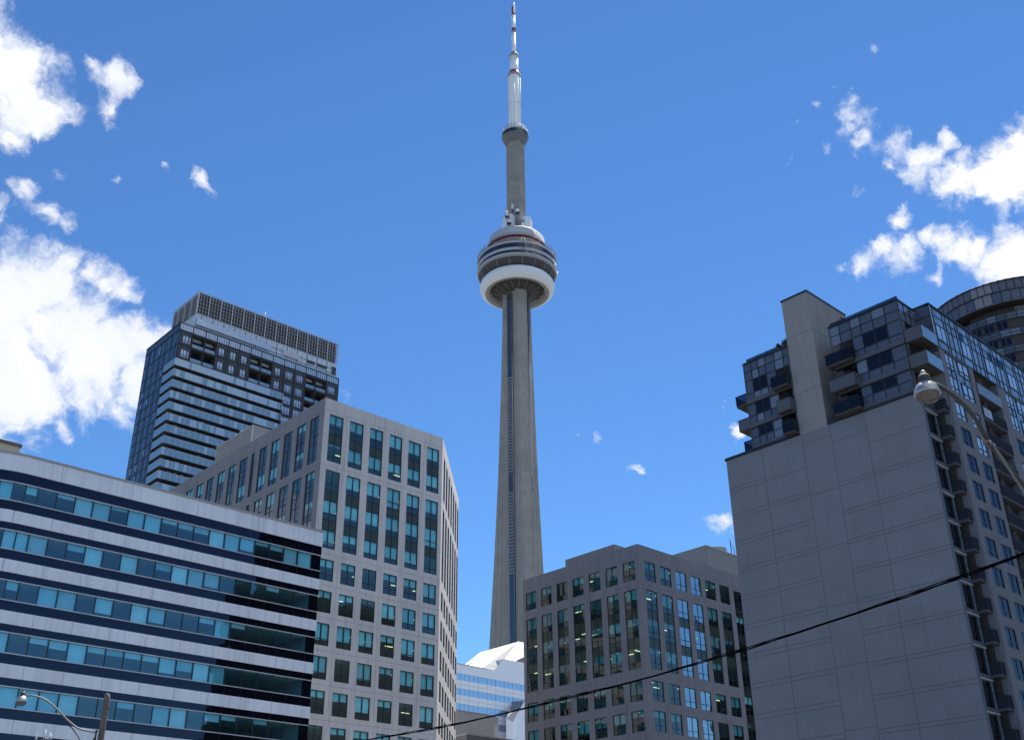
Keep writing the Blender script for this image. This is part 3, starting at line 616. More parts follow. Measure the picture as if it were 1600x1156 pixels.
# ------------------------------------------------------------------ B3: grey precast office block right of the tower
def office_right():
    s = 1.15; Z = lambda z: 1.7 + (z - 1.7) * s
    t = thing('office_building', 'grey office block with lit ceiling lamps, between the concrete tower and the blank-walled flats', 'office building', (17.523, 148.47, 0), 46.5)
    FL = Face((0, 0), (0, 1), (-1, 0), s); FF = Face((0, 0), (1, 0), (0, -1), s)
    top = 45.07; g0 = [(43.13, 40.72)]; g1 = [(39.58, 37.25), (36.08, 33.75), (32.58, 30.07)]
    singles = [[(28.75 - 3.42 * k, 28.75 - 3.42 * k - 2.35)] for k in range(7)]
    groups = [g0, g1] + singles
    cl = [(.66 + 2.885 * k, .66 + 2.885 * k + 1.97) for k in range(7)]; cf = [(1.0 + 3.02 * k, 1.0 + 3.02 * k + 2.12) for k in range(6)]
    mb = MB()
    HL = [(a, b, g[-1][1], g[0][0]) for g in groups for a, b in cl]; HF = [(a, b, g[-1][1], g[0][0]) for g in groups for a, b in cf] + [(19.15, 21.0, 12, 42.9)]
    FL.wall(mb, 0, 20.46, .5, top, HL, 'precast_shaded', .2); FF.wall(mb, 0, 32.0, .5, top, HF, 'precast_shaded', .2)
    poly = [(0, 0), (32 * s, 0), (32 * s, 20.46 * s), (0, 20.46 * s)]; ip = inset(poly, .4)
    for i in range(4):
        a, b = poly[i], poly[(i + 1) % 4]; c, d = ip[i], ip[(i + 1) % 4]
        mb.poly([(*a, Z(top)), (*b, Z(top)), (*d, Z(top)), (*c, Z(top))], 'coping'); mb.poly([(*c, Z(top)), (*d, Z(top)), (*d, Z(top) - 1), (*c, Z(top) - 1)], 'precast_shaded')
    mb.poly([(*q, Z(top) - 1) for q in ip], 'far_dark')
    for i in (1, 2): a, b = poly[i], poly[i + 1]; mb.poly([(*a, .6), (*b, .6), (*b, Z(top)), (*a, Z(top))], 'precast_shaded')
    mb.build('wall', t)
    W = Windows(t)
    for gi, g in enumerate(groups):
        for cols, F in ((cl, FL), (cf, FF)):
            for ci, (a, b) in enumerate(cols): W.add(F, a, b, g, [random.choice((0, 0, .25, .35, .5, .6, .66, .3)) for _ in g], show=gi < 5, glassm='sky_mirror_pane' if F is FF and ci in (2, 3) else None, blind_mat='blind_shaded')  # middle front columns get the stand-in sky reflection
    W.add(FF, 19.15, 21.0, [(42.9 - 3.42 * k, 42.9 - 3.42 * k - 2.3) for k in range(9)], [0, .3, 0, 0, .4, 0, 0, 0, 0], spandrel='spandrel_bronze'); W.flush()
    lv = [Z(43.35 - 3.5 * k) for k in range(4)] + [Z(28.95 - 3.42 * k) for k in range(7)]
    floors(t, poly, lv, core=8)
    n = 0
    for k, z in enumerate(lv[:7]):
        for cols, ax in ((cl, 0), (cf, 1)):
            for a, b in cols:
                for rep in range(2):
                    if random.random() < (.3 if k in (0, 1) else .62 if ax == 0 else .3) and n < 98:
                        n += 1; m = MB(); c = (a + random.uniform(.3, 1.3)) * s; dd = 1.6 + rep * 1.7 + random.uniform(0, .4)
                        if ax == 0: m.box(dd, dd + .16, c, c + 1.15, z - .07, z - .01, 'tube_light')
                        else: m.box(c, c + 1.15, dd, dd + .16, z - .07, z - .01, 'tube_light')
                        m.build('ceiling_lamp', t)
    for F, u1, cols in ((FF, 32, cf), (FL, 20.4, cl)):
        hs = [(z, .02, u1 - .02) for z in (43.5, 40.15, 29.4, 25.85, 22.4)]; vs = [((cols[i][1] + cols[i + 1][0]) / 2, 10, 40.1) for i in range(0, len(cols) - 1)]
        joints(t, F, hs, vs)
    joints(t, FF, [], [(9.6, 43.55, 45.0)]); joints(t, FL, [], [(8.0, 43.55, 45.0)])
    pr = MB(); xa, xb, ya, yb = 5.4 * s, 20 * s, 1.5 * s, 16.0 * s
    # louvred enclosure: corner measured on the roof
    ya, yb, xa = 1.5 * s, 8.7 * s, 16.12 * s; xb = 29 * s
    zt = Z(48.8); pr.box(xa + .12, xb, ya + .12, 18 * s, Z(44.2), zt, 'louvre_back')
    n = 15
    for i in range(n):
        z = Z(45.0) + i * (zt - Z(45.0)) / n; h = (zt - Z(45.0)) / n
        for (q0, q1) in (((xa, ya), (xb, ya)), ((xa, 18 * s), (xa, ya))):
            dx, dy = (0, .11) if q0[1] == q1[1] else (.11, 0)
            pr.poly([(q0[0], q0[1], z), (q1[0], q1[1], z), (q1[0] + dx, q1[1] + dy, z + h * .72), (q0[0] + dx, q0[1] + dy, z + h * .72)], 'louvre'); pr.poly([(q0[0], q0[1], z), (q1[0], q1[1], z), (q1[0] + dx, q1[1] + dy, z), (q0[0] + dx, q0[1] + dy, z)], 'louvre')
    pr.box(xa - .05, xb, ya - .05, 18 * s, zt, zt + .12, 'louvre'); pr.build('plant_room', t)
    m = MB(); m.box(1.5 * s, 7 * s, 5.12 * s, 13.83 * s, Z(44.1), Z(46.65), 'precast_shaded'); m.build('stair_head', t)
    m = MB(); cx, cy = xa + 6.6, ya + 3.0; m.lathe([(1.75, zt), (1.75, zt + 1.3), (1.8, zt + 1.32), (1.8, zt + 1.5), (1.5, zt + 1.6), (0, zt + 1.8)], 28, 'tank_grey', cx=cx, cy=cy); m.build('water_tank', t)
    m = MB(); ax = xa + 7.3; ay = ya + .5
    m.tube([(ax, ay, zt), (ax, ay, zt + 3.0)], .07, 'black_metal'); m.tube([(ax + .8, ay, zt), (ax + .8, ay, zt + 1.9)], .04, 'black_metal'); m.tube([(ax + 1.7, ay, zt), (ax + 1.7, ay, zt + 1.2)], .04, 'black_metal')
    for h in (1.9, 1.5): m.tube([(ax, ay, zt + h), (ax + .8, ay, zt + h)], .03, 'black_metal')
    for h in (1.2, .7): m.tube([(ax + .8, ay, zt + h), (ax + 1.7, ay, zt + h)], .03, 'black_metal')
    m.build('roof_mast', t)
office_right()

# ------------------------------------------------------------------ C: dark glass condominium tower at the left
def condo_left():
    s = .83; Z = lambda z: 1.7 + (z - 1.7) * s
    t = thing('apartment_tower', 'dark glass apartment tower with pale balcony bands and a lattice roof screen', 'apartment tower', (-82.47, 234.96, 0), 47.7)
    FL = Face((0, 0), (0, 1), (-1, 0), s); FF = Face((0, 0), (1, 0), (0, -1), s); LL = 22.7; RW = 56.6; PT = 165.25
    bays = [0, 4.3, 8.45, 12.3, 16.2, 20.05, 23.95, 27.85, 31.9, 36.1, 40.1, 44.1, 48.0, 52.0, 56.6]
    upf = [(165.2, 160.5), (160.5, 155.75)]
    low = [(155.75 - 3.58 * k, 155.75 - 3.58 * (k + 1)) for k in range(14)]
    H = []; wins = []
    for fi, (zt, zb) in enumerate(upf + low[:12]):
        for i in range(14):
            a, b = bays[i], bays[i + 1]
            if fi >= 2 and i < 9: continue
            if (i in (1, 2, 6, 7) and fi < 2) or i in (11, 12): H.append((a + .15, b - .15, zb + .15, zt - .35)); continue
            c = (a + b) / 2; wd = {0: (1.3, 4.1), 9: (36.7, 39.6), 10: (40.7, 43.4), 13: (52.7, 55.6)}.get(i, (c - 1.0, c + 1.0))
            if fi < 2: h = (zb + .75, zt - 1.15)
            else: h = (zb + .35, zt - .55)
            H.append((wd[0], wd[1], h[0], h[1])); wins.append((wd, h, fi))
    mb = MB(); FF.wall(mb, 0, RW, 155.75, PT, [h for h in H if h[2] > 155], 'condo_panel', .25); FF.wall(mb, 36.7, RW, 100, 155.75, [h for h in H if h[3] < 155.75], 'condo_panel', .25)
    mb.build('wall', t)
    W = Windows(t, 'black_metal', 'condo_bright', .2)
    for (a, b), (c, d), fi in wins: W.add(FF, a, b, [(d, c)], None, sub=2 if b - a > 2.3 else 1, mid=True, fw_=.12, glassm='condo_bright' if random.random() < .8 else 'condo_glass')
    W.flush()
    # dark loggias with their own balustrades
    for (a, b, c, d) in H:
        if b - a > 3.2:
            m = MB(); dep = 2.2; q = (a, b, c, d)
            FF.quad(m, a, b, c, d, dep, 'condo_glass')
            for (p0, p1) in (((a, c), (b, c)), ((b, c), (b, d)), ((b, d), (a, d)), ((a, d), (a, c))): m.poly([FF.P(*p0, .25), FF.P(*p1, .25), FF.P(*p1, dep), FF.P(*p0, dep)], 'soffit_brown')
            lo = m.build('loggia', t); m = MB(); FF.box(m, a, b, c, c + 1.25, .12, .2, 'balustrade_glass'); FF.box(m, a, b, c + 1.25, c + 1.35, .08, .24, 'black_metal')
            for _ in range(3): u = random.uniform(a + .2, b - .8); FF.box(m, u, u + random.uniform(.3, .6), c, c + random.uniform(.9, 1.5), .5, .9, random.choice(('patio_white', 'screen_dark', 'cloth_blue', 'pale_panel')))
            m.build('balustrade', lo)
    # frame grid over the upper front
    g = MB()
    for z in [165.25, 160.5, 155.8]: FF.box(g, 0, RW, z - .13, z + .13, -.12, .05, 'black_metal')
    for k in range(9): z = 152.17 - 3.58 * k; FF.box(g, 36.75, RW, z - .13, z + .13, -.12, .05, 'black_metal')
    for u in bays: FF.box(g, max(0, u - .12), u + .12, (155.8 if u < 36 else 120), 167.7, -.14, .04, 'black_metal')
    for i, u in enumerate(bays[:-1]):      # finer panel joints
        for q in (.2, .8):
            uu = u + (bays[i + 1] - u) * q
            if not (i in (1, 2, 6, 7, 11, 12)): FF.box(g, uu - .04, uu + .04, 155.9, 165.1, -.03, .03, 'mullion_black')
    for z in (163.9, 161.4, 159.2, 156.7):
        for i in (0, 3, 4, 5, 8, 9, 10, 13): FF.box(g, bays[i], bays[i + 1], z - .03, z + .03, -.02, .03, 'mullion_black')
    g.build('frame_grid', t)
    # glazed parapet (front and side)
    for i in range(14):
        m = MB(); FF.box(m, bays[i] + .15, bays[i + 1] - .15, 165.4, 167.5, -.02, .06, 'condo_bright'); n = 5
        for q in range(1, n): u = bays[i] + (bays[i + 1] - bays[i]) * q / n; FF.box(m, u - .05, u + .05, 165.4, 167.5, -.06, .1, 'black_metal')
        m.build('parapet_glass', t)
    m = MB(); FF.box(m, 0, RW, 167.5, 167.72, -.14, .12, 'black_metal'); FL.box(m, 0.1, LL, 167.5, 167.72, -.14, .12, 'black_metal'); FL.box(m, 0.1, LL, 165.1, 165.35, -.14, .12, 'black_metal')
    nb = 24
    for i in range(nb + 1): u = LL * i / nb; FL.box(m, u - .05, u + .05, 165.3, 167.5, -.05, .06, 'black_metal')
    m.build('parapet_rail', t); m = MB(); FL.box(m, 0.2, 7.0, 165.35, 167.5, -.01, .05, 'condo_glass'); FL.box(m, 7.0, LL, 165.35, 167.5, -.01, .03, 'railing_glass'); m.build('parapet_glass', t)
    # left curtain wall
    m = MB(); FL.quad(m, 0, LL, 155.75, 165.3, 0, 'condo_glass'); FL.quad(m, 7.4, LL, 40, 155.75, 0, 'condo_glass'); m.build('curtain_wall', t)
    m = MB(); zs = [165.2, 160.5] + [155.75 - 3.58 * k for k in range(33)]
    for i, z in enumerate(zs):
        FL.box(m, 0 if z > 155.7 else 7.4, LL, z - .14, z + .14, -.09, .02, 'black_metal')
        if i + 1 < len(zs):
            zb = zs[i + 1]; u0 = 0 if z > 155.8 else 7.4
            for u in [0, 1.3, 2.1, 3.8, 4.6, 5.4, 7.5, 8.6, 9.3, 11.2, 12.0, 12.8, 15.0, 15.9, 16.7, 18.9, 19.6, 20.4, 22.6]:
                if u >= u0: FL.box(m, u - .045, u + .045, zb + .14, z - .14, -.06, .02, 'black_metal')
    m.build('mullion_grid', t)
    for i, z in enumerate(zs[:-1]):
        zb = zs[i + 1]; 
        if i > 22: break
        for (a, b) in ((1.35, 2.05), (4.65, 5.35), (8.65, 9.25), (12.05, 12.75), (15.95, 16.65), (19.65, 20.35)):
            if (z > 155.8 or a > 7.4) and random.random() < .6:
                m = MB(); FL.quad(m, a, b, zb + .9, z - .7, -.012, 'condo_bright' if random.random() < .3 else 'grey_glass', .01); m.build('opening_light', t)
            if sum(1 for c in t.children if c.name.startswith('opening_light')) >= 95: break
    # balcony storeys
    inner = MB(); D = 1.9
    inner.box(D, 36.7 * s, D, LL * s, 1, Z(155.7), 'condo_glass'); inner.box(36.7 * s - .1, (RW) * s, .3, LL * s, 1, Z(155.7), 'condo_panel', 'f'); inner.box(.02, D, 7.4 * s, LL * s, 1, Z(155.7), 'condo_panel', 'l')
    FF2 = Face((D, D), (1, 0), (0, -1), s)
    for k in range(12):
        for i in range(16):
            u = 1 + i * 2.1; FF2.box(inner, u, u + .12, 155.7 - 3.58 * (k + 1), 155.7 - 3.58 * k - .3, -.05, 0, 'screen_dark')
            if random.random() < .3: FF2.quad(inner, u + .12, u + 1.2, 153.0 - 3.58 * k, 155 - 3.58 * k, -.02, 'condo_bright')
    inner.build('recessed_wall', t)
    for k in range(13):
        zt = 155.55 - 3.58 * k; sl_ = MB(); x1 = 36.6 * s; y1 = 7.3 * s
        z0, z1 = Z(zt - 2.15), Z(zt - 1.75)
        sl_.box(0, x1, 0, D, z0, z1, 'balcony_slab'); sl_.box(0, D, D, y1, z0, z1, 'balcony_slab', 'f')
        so_ = sl_.build('balcony', t); b = MB(); zt_ = Z(zt)
        for q in range(40):
            xa_, xb_ = -.05 + (x1 + .05) * q / 40, -.05 + (x1 + .05) * (q + 1) / 40
            b.box(xa_, xb_, -.06, -.01, z0 - .05, zt_, 'balustrade_glass_pale' if random.random() < (.75 if k < 2 else .28 if k < 6 else .1) else 'balustrade_glass')
        b.box(-.06, -.01, -.01, y1, z0 - .05, zt_, 'balustrade_glass')
        b.box(-.08, x1 + .02, -.09, .03, zt_, zt_ + .06, 'alu'); b.box(-.08, .03, .03, y1, zt_, zt_ + .06, 'alu')
        for q in range(20): x = x1 * q / 20; b.box(x, x + .05, -.085, -.065, z0, zt_, 'pale_panel')
        b.build('balustrade', so_)
        m = MB()
        for q in range(6): u = random.uniform(.5, x1 - 1); hh = random.uniform(.8, 1.5); m.box(u, u + random.uniform(.3, .9), .4, .9, z1, z1 + hh, random.choice(('screen_dark', 'patio_white', 'pot')))
        m.build('balcony_furniture', so_)
        m = MB(); m.box(12 * s + random.choice((0, 6, 14)) * s, 12.1 * s, 0.1, D, z1, z1 + 2.4, 'condo_panel') if False else None
    # set-back storey and roof lattice
    ox, oy = 5.24 * s, 2 * s; P1 = Face((ox, oy), (1, 0), (0, -1), s); P2 = Face((ox, oy), (0, 1), (-1, 0), s); PW = 51.45; PL = 17.7
    m = MB(); m.box(ox + .1, ox + PW * s - .1, oy + .1, oy + PL * s, Z(164), Z(174), 'pale_panel'); m.build('set_back_storey', t)
    m = MB()
    for i in range(27):
        u = i * PW / 27; P1.box(m, u - .05, u + .05, 166, 173.6, -.1, 0, 'screen_dark' if i % 2 else 'pale_panel')
    for z in (171.6, 169.8, 168.2): P1.box(m, 0, PW, z - .05, z + .05, -.08, 0, 'screen_dark')
    P1.box(m, 0, 26, 169.3, 171.3, -1.2, -1.12, 'condo_bright'); P1.box(m, 0, 52, 168.7, 169, -.6, 0, 'pale_panel')
    m.build('set_back_glazing', t)
    m = MB(); P1.box(m, 31, 37, 170.3, 172.3, -.16, -.1, 'screen_light'); P1.box(m, 40, 43, 170.6, 171.6, -.16, -.1, 'screen_dark'); P1.box(m, 44, 47.4, 170.6, 171.6, -.16, -.1, 'screen_dark'); P1.box(m, 49.6, 51.2, 168, 172.4, -.16, -.1, 'screen_dark'); m.build('vent_panel', t)
    m = MB(); m.box(ox + .3, ox + PW * s - .3, oy + .3, oy + PL * s - .3, Z(173.8), Z(181.5), 'screen_dark'); m.build('screen_backing', t)
    nbay = 13; sb = PW / nbay
    for (F, n, w_) in ((P1, nbay, PW / nbay), (P2, 4, PL / 4)):
        for i in range(n):
            m = MB(); u = i * w_
            F.box(m, u + .16, u + w_ - .16, 181.7, 181.9, 0, .12, 'screen_light'); F.box(m, u + .16, u + w_ - .16, 173.75, 173.95, 0, .12, 'screen_light')
            for q in range(1, 4): F.box(m, u + w_ * q / 4 - .055, u + w_ * q / 4 + .055, 173.95, 181.7, 0, .14, 'screen_bar')
            for q in range(1, 6): z = 173.95 + 7.75 * q / 6; F.box(m, u + .16, u + w_ - .16, z - .035, z + .035, .03, .1, 'screen_bar')
            m.build('lattice_panel', t)
            m = MB(); F.box(m, u - .12, u + .12, 173.6, 182.0, -.12, .2, 'screen_light'); m.build('screen_post', t)
    m = MB(); P1.box(m, PW - .1, PW + .16, 173.6, 182, -.12, .2, 'screen_light'); m.build('screen_post', t)
    m = MB(); m.box(0.2, RW * s, 0.2, LL * s, Z(164.9), Z(165.2), 'far_dark'); m.box(RW * s - .25, RW * s, .3, LL * s, Z(100), Z(165.2), 'condo_panel'); m.build('roof', t)
    m = MB(); m.tube([P1.P(27, 181.9, 6), P1.P(27, 188, 6)], .06, 'screen_light', 6); m.build('roof_mast', t)
condo_left()

# ------------------------------------------------------------------ B4: blank-walled apartment block at the right
def flats_right():
    s = 1.68; Z = lambda z: 1.7 + (z - 1.7) * s
    t = thing('apartment_block', 'apartment block with a blank grey end wall and dark glass top storeys', 'apartment block', (38.76, 93.05, 0), 46.5)
    FL = Face((0, 0), (0, 1), (-1, 0), s); F0 = Face((0, 0), (1, 0), (0, -1), s); G = Face((0, -.7 * s), (1, 0), (0, -1), s)
    WT = 29.22; XR = 20
    # blank end wall
    m = MB(); FL.box(m, 0, 13.5, 0, WT - .16, 0, .5, 'stucco'); m.build('end_wall', t)
    m = MB(); FL.box(m, -.04, 5.95, WT - .16, WT + .02, -.12, .6, 'black_metal'); FL.box(m, 7.95, 13.56, WT - .16, WT + .02, -.12, .6, 'black_metal'); m.build('wall_coping', t)
    m = MB(); FL.box(m, 6.0, 7.9, WT - .16, 38.5, .0, 4.6 * s, 'stucco_warm'); m.build('shaft', t)
    m = MB(); FL.box(m, 5.96, 7.94, 38.5, 38.62, -.08, 4.66 * s, 'black_metal'); m.build('shaft_cap', t)
    m = MB(); m.box(3.9 * s, 4.2 * s, 6 * s - .02, 6 * s, Z(38.0), Z(38.2), 'black_metal'); m.build('vent', t)
    hs = [(z, 6.0, 7.9) for z in (35.74, 31.76)] + [(z, 5.88, 7.8) for z in (28.42, 25.05, 21.7, 18.3, 14.95, 11.6, 8.2)]
    vs = [(10.72, 0, WT - .2), (7.82, 0, WT - .2), (5.86, 0, WT - .2), (3.57, 0, 28.4)]
    k = 0; z = 26.98
    hs += [(26.86, 7.86, 13.45), (27.13, 10.75, 13.45)] + [(27.9, 3.6, 5.8), (27.1, 0, 3.55)]
    for k in range(11):
        zz = 25.3 - 1.735 * k; hs += [(zz, 0, 5.83), (zz - .22, 0, 5.83), (zz + .06, 7.86, 13.48), (zz - .2, 7.86, 13.48)]
    joints(t, FL, hs, vs, 'stucco_joint', .06)
    # side return joints on the shaft
    FS = Face((0, 6.0 * s), (1, 0), (0, -1), s); joints(t, FS, [(35.74, 0, 4.6), (31.76, 0, 4.6)], [], 'stucco_joint', .05)
    # core volumes behind everything
    m = MB(); m.box(.6, XR * s, .9 * s, 13.3 * s, 0, Z(WT - .3), 'stucco'); m.build('rear_wall', t)
    m = MB(); m.box(1.5 * s, XR * s, 1.3 * s, 5.4 * s, Z(WT - .3), Z(35.2), 'soffit_brown'); m.box(1.2 * s, 8 * s, 7.95 * s, 11.2 * s, Z(WT - .3), Z(35.0), 'soffit_brown'); m.box(2.1 * s, XR * s, -.2 * s, 1.4 * s, 0, Z(35.2), 'soffit_brown'); m.build('core_wall', t)
    # --- glass penthouses on the end wall
    def ptop(F, cols, u_lo, u_hi, levels, win_cols, top, door=None):
        g = MB(); fr = MB()
        for li, (zt, zb, rows, wrow) in enumerate(levels):
            zz = [zt] + rows + [zb]
            for ci in range(len(cols) - 1):
                a, b = cols[ci], cols[ci + 1]
                if door and door[0] <= (a + b) / 2 <= door[1] and li > 0: continue
                for ri in range(len(zz) - 1):
                    if door and door[0] <= (a + b) / 2 <= door[1] and ri > 1: continue
                    dark = ci in win_cols and ri == wrow
                    if dark:
                        w_ = MB(); F.box(w_, a + .02, b - .02, zz[ri + 1] + .02, zz[ri] - .02, -.02, .06, 'mullion_black'); wo_ = w_.build('window', t); w2 = MB(); F.quad(w2, a + .07, b - .07, zz[ri + 1] + .07, zz[ri] - .07, -.035, 'dark_pane', .005); w2.build('pane', wo_)
                    else: F.quad(g, a, b, zz[ri + 1], zz[ri], 0, 'grey_glass' if random.random() < .8 else 'grey_glass_light', .006)
                    F.box(fr, a, b, zz[ri] - .018, zz[ri] + .018, -.05, .03, 'mullion_black')
                F.box(fr, a - .018, a + .018, zb, zt, -.055, .03, 'mullion_black')
            F.box(fr, u_lo, u_hi, zb - .28, zb, -.12, .3, 'slab_grey'); F.box(fr, u_lo, u_hi, zb - .34, zb - .28, -.16, .3, 'black_metal')
        F.box(fr, u_lo - .03, u_hi + .03, top, top + .1, -.14, .3, 'black_metal'); F.box(fr, u_hi - .05, u_hi + .02, 29.4, top, -.07, .08, 'slab_grey'); F.box(fr, u_lo, u_lo + .06, 29.4, top, -.07, .08, 'slab_grey')
        g.build('glass_panels', t); fr.build('panel_frame', t)
    lv = [(35.25, 32.62, [34.62, 33.98, 33.05], 2), (32.3, 30.93, [31.45], 0), (30.6, 29.4, [29.95], 0)]
    ptop(FL, [.3, 1.16, 1.98, 2.78, 3.45, 4.2, 4.86], .25, 4.9, lv, (1, 2), 35.25, (3.4, 4.9))
    ptop(FL, [7.92, 8.35, 9.0, 9.7, 10.25, 10.78, 11.33], 7.92, 11.36, lv, (3, 4), 35.2, (7.9, 9.0))
    # east return of the right penthouse
    g = MB(); Q = Face((0, .25 * s), (1, 0), (0, -1), s)
    for (a, b, c, d) in ((0, .65, 34.6, 35.25), (.65, 1.3, 34.6, 35.25), (1.3, 1.95, 34.6, 35.25), (0, .65, 33.95, 34.6), (.65, 1.3, 33.95, 34.6), (1.3, 1.95, 33.95, 34.6), (0, .4, 29.4, 33.95)):
        Q.quad(g, a, b, c, d, 0, 'grey_glass_light'); Q.box(g, a, b, c - .02, c + .02, -.04, .02, 'mullion_black'); Q.box(g, a - .015, a + .015, c, d, -.05, .02, 'mullion_black')
    Q.quad(g, .4, 1.95, 29.4, 33.95, .9, 'soffit_brown'); Q.box(g, 0, 2.0, 35.25, 35.35, -.1, .2, 'black_metal'); g.build('side_glazing', t)
    # roof rails and planting
    m = MB()
    for (a, b) in ((.3, 4.9), (7.95, 11.2)):
        FL.box(m, a, b, 35.62, 35.66, .30, .36, 'black_metal'); n = int((b - a) / .8)
        for i in range(n + 1): u = a + (b - a) * i / n; FL.box(m, u - .015, u + .015, 35.3, 35.62, .31, .35, 'black_metal')
        FL.box(m, a, b, 35.36, 35.6, .325, .335, 'railing_glass')
    m.build('roof_rail', t)
    # balconies
    def balcony(name, x0, x1, y0, y1, zf, h, solid, sides, soff='soffit_brown'):
        b = MB(); b.box(x0 * s, x1 * s, y0 * s, y1 * s, Z(zf) - .22, Z(zf), soff); bo = b.build('balcony', t)
        r_ = MB(); mat = 'slab_grey' if solid else 'railing_glass'; z0, z1 = Z(zf) + (0 if not solid else -.2), Z(zf) + h
        X0, X1, Y0, Y1 = x0 * s, x1 * s, y0 * s, y1 * s; e = .05
        if 'l' in sides: r_.box(X0 - e, X0, Y0, Y1, z0, z1, mat); r_.box(X0 - .08, X0 + .03, Y0, Y1, z1, z1 + .06, 'black_metal')
        if 'f' in sides: r_.box(X0, X1, Y0 - e, Y0, z0, z1, 'balustrade_glass' if 'r' in sides else mat); r_.box(X0 - .06, X1, Y0 - .08, Y0 + .03, z1, z1 + .055, 'black_metal')
        if 'k' in sides: r_.box(X0, X1, Y1, Y1 + e, z0, z1, mat); r_.box(X0 - .06, X1, Y1 - .03, Y1 + .08, z1, z1 + .055, 'black_metal')
        for (px_, py_) in ((X0, Y0), (X0, Y1), (X1, Y0)): r_.box(px_ - .03, px_ + .03, py_ - .03, py_ + .03, Z(zf), z1, 'black_metal')
        r_.build('balustrade', bo)
        return bo
    for i, zf in enumerate((32.55, 30.85, 29.3)):
        balcony('b', -.5, .1, 3.45, 5.15, zf, 1.12, i == 1, 'lfk'); balcony('b', -.5, .1, 7.98 if i else 8.0, 9.15 - .2 * i, zf, 1.12, i == 1, 'lfk')
        if i < 2: balcony('b', 0, 1.8, -.85, .2, zf - .1, 1.15, True, 'lfr', 'soffit_brown')
        balcony('b', .05, 1.5, 11.36, 12.25 - .25 * (i == 2), zf if i < 2 else WT + .05, 1.05, i == 1, 'lk')
    FLr = Face((1.0 * s, 0), (0, 1), (-1, 0), s); m = MB()
    for (a, b) in ((3.4, 4.9), (7.95, 9.0)):
        for (zt, zb) in ((33.95, 32.6), (32.3, 30.9), (30.6, 29.3)): FLr.quad(m, a, b, zb, zt, 0, 'dark_pane'); FLr.box(m, (a + b) / 2 - .03, (a + b) / 2 + .03, zb, zt, -.06, .02, 'slab_grey')
    m.box(.05, 1.0 * s, 4.86 * s, 4.9 * s, Z(29.3), Z(35.2), 'stucco'); m.build('balcony_doors', t)
    # --- right facade: top glass storeys
    g = MB(); fr = MB(); xs = []; x = 2.0
    rows = [35.3, 34.78, 34.2, 33.1, 32.55]; top = 35.35
    i = 0
    while x < 17.4:
        w1 = .62 if i % 3 else .34; x2 = min(x + w1, 17.5); 
        for r_ in range(4):
            zt, zb = rows[r_], rows[r_ + 1]
            if r_ == 2 and i % 6 in (1, 2) or (r_ == 2 and i % 6 == 4 and False):
                if i % 6 == 1:
                    w_ = MB(); G.box(w_, x + .02, x + 1.2, zb + .02, zt - .02, -.03, .05, 'black_metal'); wo_ = w_.build('window', t); w2 = MB(); G.quad(w2, x + .1, x + .56, zb + .1, zt - .08, -.045, 'condo_bright', .005); G.quad(w2, x + .68, x + 1.12, zb + .1, zt - .08, -.045, 'condo_bright', .005); w2.build('pane', wo_)
            else: G.quad(g, x, x2, zb, zt, 0, random.choice(('grey_glass_light', 'grey_glass_light', 'grey_glass_light', 'balustrade_glass', 'dark_pane') if r_ == 1 else ('grey_glass_light', 'balustrade_glass')), .006)
        if not (i % 6 == 2): G.box(fr, x - .028, x + .028, 32.55, 35.3, -.05, .02, 'black_metal')
        x = x2; i += 1
    for z in rows: G.box(fr, 2.0, 17.5, z - .028, z + .028, -.045, .02, 'black_metal')
    G.box(fr, 1.97, 17.5, top, top + .1, -.12, .3, 'black_metal'); G.box(fr, 2.0, 2.1, 32.5, 35.3, -.06, .05, 'alu')
    NW = Face((2.0 * s, -.7 * s), (0, 1), (-1, 0), s)
    for (a, b) in ((0, .95),):
        for (zt, zb) in ((35.3, 34.6), (34.6, 33.9), (33.9, 33.0), (33.0, 32.2)): NW.quad(g, a, b, zb, zt, 0, 'grey_glass'); NW.box(fr, a, b, zb - .02, zb + .02, -.04, .02, 'mullion_black')
    NW.box(fr, -.02, 1, top, top + .1, -.1, .2, 'black_metal'); NW.quad(g, 0, .95, 28.6, 32.2, 0, 'stucco')
    g.build('glass_panels', t); fr.build('panel_frame', t)
    # concrete frame with paired windows
    W = Windows(t, 'black_metal', 'dark_pane', .10)
    m = MB(); H = []; bigs = []; smalls = []
    for (x0, x1) in ((2.78, 5.88), (10.76, 13.8)):
        H.append((x0, x1, 29.9, 32.45)); bigs.append((x0, x1))
        for k in range(15):
            zt = 29.25 - 1.64 * k
            for (a, b) in ((x0 + .04, x0 + 1.27), (x0 + 1.96, x0 + 3.2)): H.append((a, b, zt - 1.13, zt)); smalls.append((a, b, zt - 1.13, zt, k))
    Z0 = 2.0
    G.wall(m, 2.2, 6.45, Z0, 32.55, [h for h in H if h[1] < 6.4], 'condo_frame', .15); G.wall(m, 9.65, 17.5, Z0, 32.55, [h for h in H if h[0] > 9.6], 'condo_frame', .15)
    for xe, xx in ((2.2, 2.2), (6.45, 6.45), (9.65, 9.65)): m.poly([(xe * s, -.7 * s, Z(Z0)), (xe * s, -.7 * s + 1.6, Z(Z0)), (xe * s, -.7 * s + 1.6, Z(32.55)), (xe * s, -.7 * s, Z(32.55))], 'condo_frame')
    m.build('concrete_frame', t)
